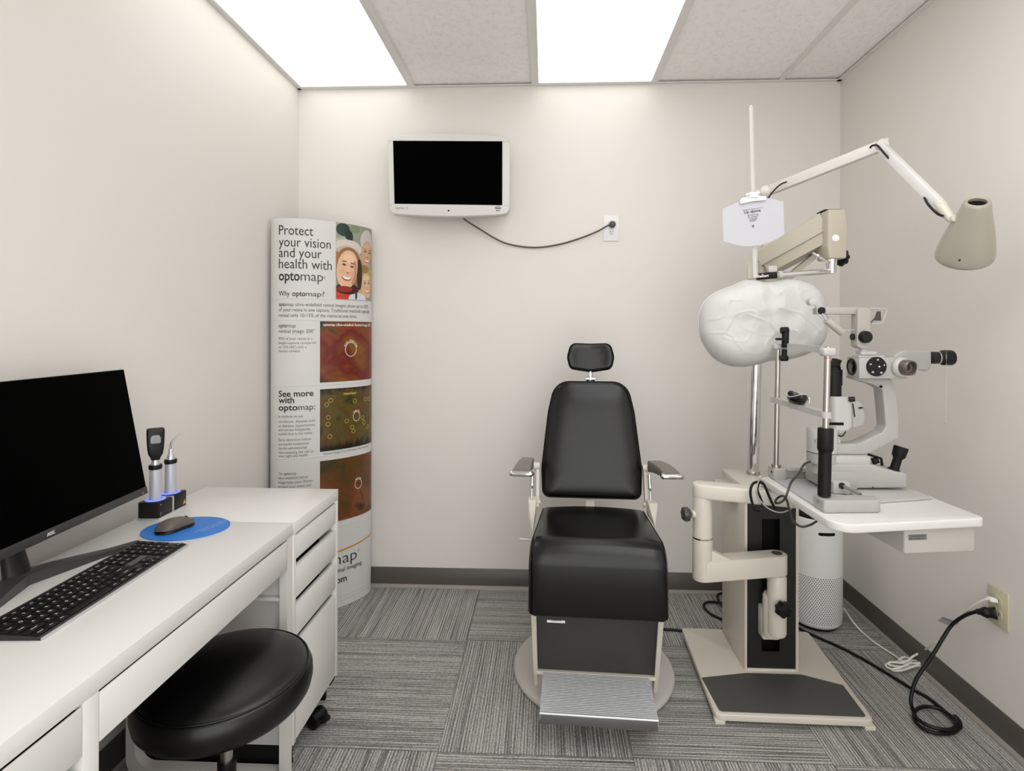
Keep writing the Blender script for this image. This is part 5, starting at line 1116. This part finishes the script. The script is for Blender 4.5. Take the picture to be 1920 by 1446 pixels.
b = MB(); b.tube([p+V((0, 0, .0012)) for p in cupring(1.0, .004, .012)], .0018, 6, closed=True); b.build('cup_rim', GPL, cu_)
b = MB(); b.ball(V((0.7979, 1.6600, 1.0947)), .0048, 14); b.cyl(V((0.7979, 1.6600, 1.0947)), V((0.7979, 1.6600, 1.0817)), .0028); b.build('paper_pin', CHROME, t)
# fixation target on the far post
b = MB(); YX = 1.815
b.cyl((0.7955, 1.8150, 1.3022), (0.7938, 1.8150, 1.2454), .0110, n=20, bev=.002); b.cyl((0.7798, 1.8150, 1.3022), (0.8042, 1.8150, 1.3031), .0115, n=20, bev=.003); b.box((0.7786, 1.8120, 1.2738), (.032, .014, .008), None, .002)
b.cyl((0.7921, 1.8150, 1.2401), (0.7904, 1.8150, 1.2117), .0085, n=18); b.cyl((0.78, 1.8150, 1.2099), (0.8026, 1.8150, 1.2100), .0095, n=18, bev=.002); b.build('fixation_arm', BLACKM, t)
# moving base
def XZ(pts, y): return pts
YB0 = 1.700; YB1 = 1.800
prof = [(0.8808, 1.7000, 0.8866), (1.0068, 1.7000, 0.8881), (1.0599, 1.7000, 0.8723), (1.0888, 1.7000, 0.8644), (1.1161, 1.7000, 0.8606), (1.1161, 1.7000, 0.8162), (0.881, 1.7000, 0.8105)]
pp_ = fillet([(p[0], p[2]) for p in reversed(prof)], [0, .008, .008, .02, .03, .02, 0], 5)
b = MB(); b.prism(pp_, (0, YB1, 0), (1, 0, 0), (0, 0, 1), YB1-YB0, .006); b.build('cross_slide_base', GP, t, smooth=35)
b = MB(); b.bx(.862, .960, 1.690, 1.820, TZ+.010, TZ+.066, .004); b.build('base_housing', GP, t)
b = MB(); b.box(V((0.8989, 1.6850, 0.8233)), (.050, .040, .036), None, .003); b.cyl((0.8971, 1.6640, 0.831), (0.8993, 1.6680, 0.8299), .0100, n=22); rb = b.build('rod_block', GPL, t)
b = MB(); b.cyl(V((0.8993, 1.6680, 0.8299)), V((0.8974, 1.6615, 0.8317)), .0095, n=22); b.build('rod_bush', BLACKM, rb)
b = MB(); b.cyl((0.9009, 1.6650, 0.8308), (0.9044, 1.5800, 0.8291), .0052, n=16); b.build('guide_rod', STEEL, t)
b = MB(); b.cyl((1.0115, 1.6995, 0.8174), (1.0109, 1.6985, 0.8177), .0020, n=10); b.build('base_screw', SLOT, t)
b = MB(); b.bx(((0.8905, 1.7000, 0.9))[0], ((1.0068, 1.7000, 0.9014))[0], 1.705, 1.785, ((0.952, 1.7000, 0.8875))[2]-.001, ((0.9519, 1.7000, 0.9115))[2], .0025); b.build('carriage', GPL, t)
b = MB(); jb = V((1.0965, 1.7350, 0.8621)); jt_ = V((1.1192, 1.7350, 0.9363)); dj = (jt_-jb)
b.rev(jb, dj, [(0, 0), (.0175, 0), (.0170, .004), (.0130, .007), (.0125, dj.length*.5), (.0190, dj.length*.62), (.0205, dj.length*.98), (.019, dj.length), (.012, dj.length-.004), (0, dj.length-.006)], 28); b.build('joystick', BLACKM, t)
b = MB(); b.tube([(1.0205, 1.7400, 0.9105), (1.0601, 1.7400, 0.8975), (1.0634, 1.7400, 0.8755)], .0042, 6); b.box(V((1.0420, 1.7400, 0.8905)), (.018, .014, .018), M.Rotation(-.35, 4, 'Y'), .002); b.build('lock_lever', BLACKM, t)
# swivel drum and its scale
dc = V((0.8766, 1.7400, 0.8784)); dz0 = ((0.8766, 1.7400, 0.8852))[2]; dz1 = ((0.8764, 1.7400, 0.992))[2]; dm = ((0.8766, 1.7400, 0.9174))[2]
RD = .0440
drum = MB().rev((dc.x, dc.y, dm+.0012), (0, 0, 1), [(0, 0), (RD, 0), (RD, dz1-dm-.005), (RD-.004, dz1-dm), (0, dz1-dm)], 56).build('swivel_drum', GPL, t)
MB().rev((dc.x, dc.y, dz0), (0, 0, 1), [(0, 0), (RD, 0), (RD, dm-dz0-.0012), (0, dm-dz0-.0012)], 56).build('lower_drum', GP, t)
MB().rev((dc.x, dc.y, dm-.0013), (0, 0, 1), [(0, 0), (RD-.002, 0), (RD-.002, .0026), (0, .0026)], 40).build('drum_gap', SLOT, t)
MB().rev((dc.x, dc.y, TZ+.05), (0, 0, 1), [(0, 0), (.032, 0), (.032, dz0-TZ-.05), (0, dz0-TZ-.05)], 40).build('drum_neck', GP, t)
b = MB(); zz_ = ((0.8255, 1.7000, 0.9539))[2]
def dpt(x, y):
    a_ = -PI*.80+x/RD; return V((dc.x+math.cos(a_)*(RD+.0004), dc.y+math.sin(a_)*(RD+.0004), zz_+y))
for tx, x in (('E', 0), ('30', .012), ('40', .028)): b.text(tx, None, None, None, .0065, None, 'l', .01, fn=lambda u, v: dpt(x+u, v))
for i in range(26): b.add([dpt(i*.0018, -.0055), dpt(i*.0018+.0005, -.0055), dpt(i*.0018+.0005, -.0028), dpt(i*.0018, -.0028)], [(0, 1, 2, 3)])
b.build('drum_scale', INK, drum, smooth=0, recalc=False)
b = MB(); b.box((dc.x+.004, dc.y-.020, dz1+.0015), (.022, .006, .003)); b.cyl((dc.x-.028, dc.y-.034, dz1-.03), (dc.x-.031, dc.y-.038, dz1-.03), .003); b.build('drum_pointer', SLOT, drum, smooth=0)
# curved microscope arm
arm_px = [(0.8755, 1.7250, 0.9434), (0.9806, 1.7250, 0.9453), (1.0557, 1.7250, 0.9829), (1.0654, 1.7250, 1.0014), (1.0621, 1.7250, 1.0516), (1.0546, 1.7250, 1.1185), (1.0309, 1.7250, 1.1317), (0.9687, 1.7250, 1.1498), (0.9687, 1.7250, 1.1565), (1.0830, 1.7250, 1.1521), (1.0978, 1.7250, 1.1087), (1.1061, 1.7250, 1.0336), (1.1062, 1.7250, 0.965), (1.0215, 1.7250, 0.9173), (0.9954, 1.7250, 0.912), (0.8756, 1.7250, 0.9123)]
ap = fillet([(p[0], p[2]) for p in reversed(arm_px)], [0, .03, .012, .012, .04, .03, .012, 0, 0, .02, .012, .05, .008, .010, .05, 0], 5)
b = MB(); b.prism(ap, (0, 1.775, 0), (1, 0, 0), (0, 0, 1), .050, .006, 3); b.build('microscope_arm', GP, t, smooth=40)
b = MB(); b.cyl((1.0505, 1.7250, 1.1268), (1.0462, 1.7180, 1.1275), .004); b.build('arm_screw', SLOT, t)
# microscope body
yb0, yb1 = 1.695, 1.765
bx0, bx1 = ((0.9663, 1.6950, 1.1870))[0], ((1.1105, 1.6950, 1.1877))[0]; bz0, bz1 = ((1.0129, 1.6950, 1.1535))[2], ((1.0128, 1.6950, 1.2193))[2]
b = MB(); b.bx(bx0, bx1, yb0, yb1, bz0, bz1, .004); body = b.build('microscope_body', GP, t)
lc = V((bx0-.0002, (yb0+yb1)/2+.004, (bz0+bz1)/2+.002))
b = MB(); b.rev(lc, (-1, 0, 0), [(.0, .0), (.0255, 0), (.0270, .0012), (.0255, .0030), (.0232, .0026), (.0215, .001), (0, .001)], 36); b.build('objective_ring', BLACKP, body)
b = MB(); b.rev(lc+V((-.0012, 0, 0)), (-1, 0, 0), [(0, .0012), (.012, .0010), (.0210, 0)], 36); b.build('objective_lens', LENS, body)
dcx = V((1.0168, 1.6950, 1.1914))
b = MB(); b.rev(dcx+V((0, .001, 0)), (0, -1, 0), [(0, 0), (.0295, 0), (.0300, .004), (.0288, .0065), (0, .0070)], 48); dial = b.build('magnification_dial', BLACKP, body)
b = MB()
for i, tx in enumerate(('6', '10', '16', '25', '40')):
    a_ = 2*PI*i/5+.25; p = dcx+V((math.cos(a_)*.0215, -.0072, math.sin(a_)*.0215)); b.text(tx, p-V((0, 0, .0025)), (1, 0, 0), (0, 0, 1), .0050, None, 'c', .02)
b.ball(dcx+V((.006, -.0064, 0)), .0028, 10); b.build('dial_numbers', INKW, dial, smooth=0)
# near eyepiece, aimed at the room
e0 = V((1.0926, 1.6970, 1.1891)); ed = V((.22, -1, .02)).normalized()
MB().rev(e0, ed, [(0, 0), (.0310, 0), (.0310, .005), (.0285, .010), (.0250, .014), (0, .014)], 44).build('eyepiece_mount', GPL, body)
MB().rev(e0+ed*.012, ed, [(.0, .0), (.0235, 0), (.0240, .012), (.0225, .026), (.0205, .028), (.0180, .026), (.0170, .012), (0, .010)], 40).build('eyepiece', mat('bronze_grey_metal', (120, 112, 104), .3, .6), body)
MB().rev(e0+ed*.0225, ed, [(0, .0010), (.010, .0006), (.0168, 0)], 32).build('eyepiece_lens', LENS, body)
# prism housing and far eyepiece
hz0, hz1 = ((1.1880, 1.7650, 1.1714))[2], ((1.1878, 1.7650, 1.2388))[2]; hx0, hx1 = ((1.1214, 1.7650, 1.2001))[0], ((1.2294, 1.7650, 1.2006))[0]
b = MB(); ph = fillet([(hx0-.004, hz0+.012), (hx1, hz0), (hx1, hz1), (hx0+.020, hz1+.001), (hx0-.012, hz1-.020)], [.01, .018, .010, .006, .012], 6)
b.prism(ph, (0, 1.845, 0), (1, 0, 0), (0, 0, 1), .085, .010, 4); b.build('prism_housing', GP, t, smooth=40)
f0_ = V((1.2487, 1.8000, 1.2143)); fd = V((1, -.05, .01)).normalized()
MB().rev(f0_, fd, [(0, 0), (.0200, 0), (.0200, .018), (.0180, .024), (.0180, .034), (.0245, .040), (.0250, .066), (.0235, .070), (0, .070)], 36).build('eyepiece', BLACKP, t)
MB().rev(f0_+fd*.024, fd, [(.0184, 0), (.0205, 0), (.0205, .004), (.0184, .004)], 32).build('eyepiece_band', STEEL, t)
# clear breath shield
def glass():
    m = bpy.data.materials.new('clear_acrylic'); m.use_nodes = True; b_ = m.node_tree.nodes['Principled BSDF']
    b_.inputs['Base Color'].default_value = (1, 1, 1, 1); b_.inputs['Transmission Weight'].default_value = 1; b_.inputs['Roughness'].default_value = .02; b_.inputs['IOR'].default_value = 1.15
    return m
sh = [(1.1480, 1.7550, 1.2501), (1.2717, 1.7550, 1.2420), (1.2706, 1.7550, 1.0031), (1.1485, 1.7550, 1.0309)]
shp = fillet([(p[0], p[2]) for p in reversed(sh)], .008, 4)
b = MB(); b.prism(shp, (0, 1.7575, 0), (1, 0, 0), (0, 0, 1), .0028); shd = b.build('breath_shield', glass(), t, smooth=0)
# tonometer standing on the body
tc = mat('tonometer_grey', (172, 168, 161), .38)
tx0, tx1 = ((0.9656, 1.7000, 1.3023))[0], ((1.0027, 1.7000, 1.3024))[0]; tz0, tz1 = ((0.9835, 1.7000, 1.2462))[2], ((0.9832, 1.7000, 1.3733))[2]
b = MB(); pz = fillet([(tx0-.003, tz0+.008), (tx0+.010, tz0), (tx1-.006, tz0), (tx1-.001, tz0+.006), (tx1+.002, tz1), (tx0-.0005, tz1)], [.002, .004, .004, .002, .012, .012], 5); b.prism(pz, (0, 1.737, 0), (1, 0, 0), (0, 0, 1), .037, .004); ton = b.build('tonometer_column', tc, t)
hz = ((0.9295, 1.7200, 1.3533))[2]
b = MB(); b.bx(((0.8721, 1.7200, 1.3658))[0], tx0+.020, 1.712, 1.742, hz, ((0.9295, 1.7200, 1.3751))[2], .003); b.bx(((0.8459, 1.7200, 1.3658))[0], ((0.8738, 1.7200, 1.3658))[0], 1.714, 1.740, hz, ((0.9295, 1.7200, 1.3751))[2]-.001, .003); b.build('tonometer_arm', tc, t)
b = MB(); kk = V((0.9834, 1.7000, 1.2825)); b.rev(kk, (0, -1, 0), [(0, 0), (.0180, 0), (.0190, .003), (.0185, .014), (.015, .018), (0, .0185)], 32); b.rev(V((tx0-.003, 1.72, kk.z)), (-1, 0, 0), [(0, 0), (.010, 0), (.010, .006), (0, .006)], 20); b.build('pressure_knob', BLACKP, t)
b = MB(); b.rev(V((0.8604, 1.7130, 1.3647)), (0, -1, 0), [(0, 0), (.0112, 0), (.0112, .004), (.010, .005), (0, .005)], 26); b.build('pivot_cap', BLACKP, t)
b = MB(); b.cyl((0.835, 1.7350, 1.3935), (0.8246, 1.6900, 1.3902), .0115, n=24, bev=.001); b.cyl((0.8368, 1.7150, 1.3857), (0.8508, 1.7200, 1.3742), .003, n=10); b.build('counterweight', GPL, t)
b = MB(); b.cyl((0.8737, 1.7100, 1.3355), (0.9242, 1.7100, 1.2939), .0112, n=24, bev=.001); b.build('probe_barrel', mat('warm_grey_metal', (176, 171, 163), .35), t)
b = MB(); b.cyl((0.8606, 1.7100, 1.3554), (0.8769, 1.7100, 1.3321), .0034, n=10); b.tube([V((0.9237, 1.7120, 1.2989)), V((0.9318, 1.7120, 1.3039)), V((0.9644, 1.7150, 1.3048))], .0016, 8); b.build('probe_rod', GREYM, t)
b = MB(); b.tube([(1.0127, 1.7200, 1.3726), (1.0583, 1.7200, 1.3701), (1.0648, 1.7200, 1.3659), (1.0519, 1.7200, 1.3275), (1.0454, 1.7200, 1.3242), (1.0177, 1.7200, 1.3250)], .0020, 8); b.build('wire_guard', GPL, t)
b = MB(); wz = [(1.0226, 1.7200, 1.3342), (1.0438, 1.7200, 1.3334), (1.0421, 1.7200, 1.3626), (1.0372, 1.7200, 1.3626), (1.0323, 1.7200, 1.3459)]; b.loft([[V(p)+V((0, s*.006, 0)) for p in wz] for s in (-1, 1)]); b.tube([V((1.0226, 1.7200, 1.3342)), V((1.0145, 1.7200, 1.3275))], .002, 8); b.build('probe_holder', mat('dark_prism', (60, 57, 54), .3), t, smooth=0)
b = MB(); b.box(V((1.0016, 1.7200, 1.2323)), (.048, .030, .011), None, .002); b.box(V((1.0082, 1.7200, 1.2223)), (.078, .036, .005), None, .001); b.cyl((0.9918, 1.7200, 1.2473), (0.9918, 1.7200, 1.2339), .012, n=20); b.build('tonometer_foot', GPL, t)
# illumination tower
YI = 1.745
b = MB(); lx0, lx1 = ((0.9032, 1.7600, 1.0366))[0], ((0.9684, 1.7300, 1.0417))[0]; lz0, lz1 = ((0.9274, 1.7300, 0.9909))[2], ((0.9272, 1.7300, 1.0936))[2]
q = fillet([(lx0, 1.725), (lx1, 1.722), (lx1, 1.79), (lx0, 1.79)], .018, 5)
b.loft([[(p[0], p[1], z) for p in q] for z in (lz0+.006, lz1)]); b.loft([[(lx0+(p[0]-lx0)*k, p[1], z) for p in q] for (k, z) in ((.85, lz0-.002), (1, lz0+.006))]); b.build('lamp_body', GPL, t)
b = MB(); side = [(0.9645, 1.7350, 1.0898), (1.0008, 1.7350, 1.0707), (1.0025, 1.7350, 1.0530), (1.0075, 1.7350, 1.0362), (1.0059, 1.7350, 1.0160), (1.0026, 1.7350, 1.0041), (0.968, 1.7350, 0.992)]
b.prism(fillet([(p[0], p[2]) for p in reversed(side)], [0, .01, .01, .01, .01, .004, 0], 4), (0, 1.785, 0), (1, 0, 0), (0, 0, 1), .052, .006); b.build('slit_housing', GP, t)
b = MB(); b.tube([(0.9645, 1.7260, 1.0725), (0.9678, 1.7260, 1.0507), (0.9711, 1.7260, 1.0306)], .0016, 6); b.cyl((0.986, 1.7320, 1.0575), (0.9975, 1.7320, 1.0593), .0024, n=10); b.build('housing_slots', SLOT, t, smooth=0)
b = MB(); b.bx(((0.8884, 1.7215, 1.0088))[0], ((0.9343, 1.7215, 1.0092))[0], 1.7213, 1.724, ((0.9147, 1.7215, 1.0049))[2], ((0.9146, 1.7215, 1.0132))[2]); b.build('vent_slot', SLOT, t, smooth=0)
b = MB(); b.cyl((0.9491, 1.7220, 1.0863), (0.9654, 1.7160, 1.0880), .0080, n=20, bev=.002); b.build('slit_knob', BLACKP, t)
tw = ((0.9202, 1.7450, 1.1664))[0]
b = MB()
for (za_, zb_, r_) in ((1.0905, 1.1281, .0225), (1.1281, 1.1776, .0250), (1.1776, 1.1862, .0205)):
    b.cyl((tw, 1.755, za_), (tw, 1.755, zb_), r_, n=32)
b.box((tw-.004, 1.755, 1.1964), (.036, .034, .020), None, .003); b.box((tw+.008, 1.755, 1.2033), (.018, .03, .016), M.Rotation(.35, 4, 'Y'), .002); b.build('lamp_tower', BLACKM, t)
b = MB(); cn = V((0.9305, 1.7450, 0.9865)); b.rev(cn, (0, 0, -1), [(0, -.003), (.021, -.003), (.019, .004), (.012, .012), (.007, .016), (.007, .045), (0, .045)], 28); b.build('tower_pivot', GPL, t)
b = MB(); b.tube([(0.9466, 1.7350, 0.9885), (0.9439, 1.7330, 0.9787), (0.9346, 1.7310, 0.9689), (0.9231, 1.7310, 0.9704), (0.9159, 1.7330, 0.975)], .0022, 8, 5); b.build('lamp_lead', CORDK, t)

# ---------------------------------------------------------------- leads under the slit lamp
b = MB(); b.tube([(0.8232, 1.7050, 0.893), (0.7982, 1.6900, 0.8881), (0.7551, 1.6350, 0.8725), (0.7145, 1.5900, 0.8607), (0.6929, 1.5650, 0.8399), (0.6876, 1.5700, 0.8184), (0.6982, 1.6300, 0.7871), (0.6983, 1.6600, 0.7775), (0.6931, 1.6400, 0.795), (0.698, 1.6150, 0.8124), (0.7016, 1.5950, 0.8108), (0.7108, 1.5950, 0.7798), (0.7223, 1.6000, 0.747), (0.7438, 1.6000, 0.7286), (0.762, 1.5900, 0.7341), (0.7832, 1.5900, 0.7453), (0.7963, 1.5800, 0.766)], .0034, 8, 8); b.build('signal_lead', mat('dark_grey_lead', (52, 50, 47), .4), t)
b = MB(); b.tube([(0.7235, 1.8200, 0.7892), (0.7091, 1.8100, 0.7989), (0.6844, 1.8000, 0.7961), (0.672, 1.7900, 0.7725), (0.6773, 1.7900, 0.7375), (0.6877, 1.7900, 0.7113), (0.7054, 1.8000, 0.7083), (0.7157, 1.8000, 0.7243), (0.707, 1.8000, 0.7523), (0.6983, 1.8000, 0.7769), (0.7013, 1.7900, 0.8044), (0.7111, 1.7800, 0.8004), (0.7289, 1.7900, 0.7662), (0.7444, 1.7900, 0.7315), (0.7608, 1.8000, 0.7074)], .0042, 8, 8); b.build('coiled_lead', CORDK, t)
b = MB(); b.tube([(0.7496, 1.8500, 0.8081), (0.72, 1.8200, 0.8123), (0.6883, 1.7700, 0.8064), (0.683, 1.7650, 0.7749), (0.6984, 1.7650, 0.7457), (0.7239, 1.7650, 0.7237), (0.7561, 1.7650, 0.7138), (0.7832, 1.7650, 0.7211), (0.8035, 1.7650, 0.737), (0.8084, 1.7500, 0.7538)], .0022, 8, 8); b.build('grey_lead', mat('pale_grey_lead', (168, 164, 158), .4), t)

# ================================================================ floor cords
FZ = .0055
cpts = [(1.0811, 2.4341, 0.006), (1.1100, 2.3712, 0.006), (1.1532, 2.3122, 0.006), (1.2125, 2.2385, 0.006), (1.2597, 2.1555, 0.006), (1.2974, 2.0690, 0.006), (1.3282, 1.9921, 0.006), (1.3525, 1.9383, 0.007)]
cR, cL, cN, cF = [V(q) for q in ((1.3512, 1.8143, 0.008), (1.2291, 1.8432, 0.008), (1.2574, 1.7730, 0.008), (1.3208, 1.8876, 0.008))]
cC = (cR+cL+cN+cF)/4; cA = (cR-cL)/2; cB = (cN-cF)/2; lp = []
for i in range(31):
    q = math.radians(-45+585*i/30); k_ = 1.06-.17*i/30+.04*math.sin(i*.9); lp.append(tuple(cC+cA*(math.cos(q)*k_)+cB*(math.sin(q)*k_)+V((0, 0, -.001+.016*i/30))))
lp += [(1.2247, 1.8472, 0.055), (1.2341, 1.8562, 0.085), (1.2517, 1.8618, 0.125), (1.2844, 1.8662, 0.17), (1.3168, 1.8651, 0.222), (1.3450, 1.8752, 0.253), (1.3780, 1.8748, 0.3047), (1.3950, 1.8440, 0.3521), (1.4020, 1.7979, 0.3923)]
b = MB(); b.tube(cpts+lp, .0058, 10, 7); bc_ = b.build('power_cord', CORDK, ST)
p0 = V((1.4000, 1.7996, 0.3897)); p1 = V((XR-.0085, 1.7675, .4015)); d_ = (p1-p0)
b = MB(); b.rev(p0, d_, [(0, 0), (.0085, 0), (.0095, .008), (.0160, d_.length*.38), (.0175, d_.length*.50), (.0150, d_.length*.62), (.0165, d_.length*.75), (.0185, d_.length*.92), (.018, d_.length), (0, d_.length)], 28); b.build('plug', BLACKP, bc_)
b = MB(); b.tube([V(lp[1])+V((0, 0, .006)), V(lp[2])+V((0, 0, .006)), V(lp[3])+V((0, 0, .006))], .0105, 10); b.build('cord_tie', BLACKP, bc_)
# chair lead and the loop behind the column
b = MB(); b.tube([(0.4932, 2.3485, 0.006), (0.5524, 2.3469, 0.006), (0.6139, 2.3371, 0.006), (0.7263, 2.3338, 0.006), (0.829, 2.4231, 0.006), (0.7853, 2.4478, 0.006), (0.7537, 2.4922, 0.006), (0.743, 2.5470, 0.007), (0.7637, 2.5836, 0.009), (0.8052, 2.5885, 0.01), (0.8511, 2.5755, 0.01)], .0056, 10, 7); b.build('power_lead', CORDK, t if False else CHAIR)
b = MB(); b.tube([(0.8294, 2.4951, 0.016), (0.8223, 2.5634, 0.018), (0.8318, 2.6330, 0.014), (0.8603, 2.6742, 0.01), (0.8906, 2.6797, 0.008)], .0050, 10, 7); b.build('power_lead', CORDK, CHAIR)
# purifier cord
pr_ = pc+V((PR*.70, PR*.55, 0))
wp = [(pc.x+PR*.98, pc.y-.02, .045), (1.3620, 2.5064, 0.0345), (1.3465, 2.4143, 0.03), (1.3621, 2.3656, 0.006), (1.3698, 2.2884, 0.005), (1.3870, 2.2222, 0.005), (1.3959, 2.1550, 0.012)]
zz_ = [(1.3995, 2.1418, 0.014), (1.4547, 2.1578, 0.016), (1.4926, 2.1627, 0.014), (1.4824, 2.1451, 0.01), (1.4209, 2.1225, 0.01), (1.3485, 2.1030, 0.008), (1.3139, 2.1145, 0.008), (1.3225, 2.1316, 0.012), (1.3704, 2.1374, 0.018), (1.4266, 2.1400, 0.022), (1.4718, 2.1385, 0.02), (1.4707, 2.1282, 0.014), (1.4164, 2.1128, 0.018), (1.3590, 2.1102, 0.016), (1.3224, 2.1185, 0.016), (1.3330, 2.1259, 0.022), (1.3778, 2.1147, 0.026), (1.4335, 2.1204, 0.026), (1.4675, 2.1352, 0.024), (1.4016, 2.1025, 0.022), (1.3482, 2.0934, 0.01), (1.3158, 2.0921, 0.014), (1.3482, 2.0873, 0.028), (1.3981, 2.1093, 0.034), (1.4040, 2.1364, 0.034), (1.3942, 2.1492, 0.028), (1.3706, 2.1376, 0.022)]
up_w = [(1.3840, 2.1120, 0.036), (1.4158, 2.1240, 0.048), (1.4535, 2.1266, 0.068), (1.3950, 1.9864, 0.1749), (1.3980, 1.9339, 0.2354), (1.4020, 1.8835, 0.3132), (1.4040, 1.8468, 0.3651), (1.4040, 1.8027, 0.4159), (1.4080, 1.7738, 0.4426), (1.4140, 1.7628, 0.4499)]
b = MB(); b.tube(wp+zz_+up_w, .0036, 8, 7); wc_ = b.build('power_cord', CORDW, AP)
q0 = V((1.4100, 1.7660, 0.4482)); q1 = V((XR-.0085, 1.7680, .4425)); d_ = (q1-q0).normalized()
b = MB(); R_ = M((d_.cross(V((0, 0, 1))).normalized(), d_, V((0, 0, 1)))).transposed().to_4x4(); b.box((q0+q1)/2, (.018, (q1-q0).length, .014), R_, .004); b.build('plug', CORDW, wc_)
tg = [(1.4120, 1.9922, 0.2567), (1.4120, 1.9662, 0.283), (1.4040, 1.8791, 0.3102), (1.4040, 1.9029, 0.2807)]
b = MB(); b.loft([[V(p) for p in tg], [V(p)+V((.0012, 0, 0)) for p in tg]]); tag_ = b.build('cord_tag', mat('grey_tag_paper', (172, 168, 164), .5), wc_, smooth=0)
b = MB(); e0, e1 = V(tg[1])+V((-.0008, 0, 0)), V(tg[2])+V((-.0008, 0, 0)); dn_ = (V(tg[0])-V(tg[1]))*.16; b.v = [tuple(p) for p in (e0, e1, e1+dn_, e0+dn_)]; b.f = [(0, 1, 2, 3)]; b.build('tag_stripe', mat('blue_print', (74, 92, 150), .5), tag_, smooth=0)
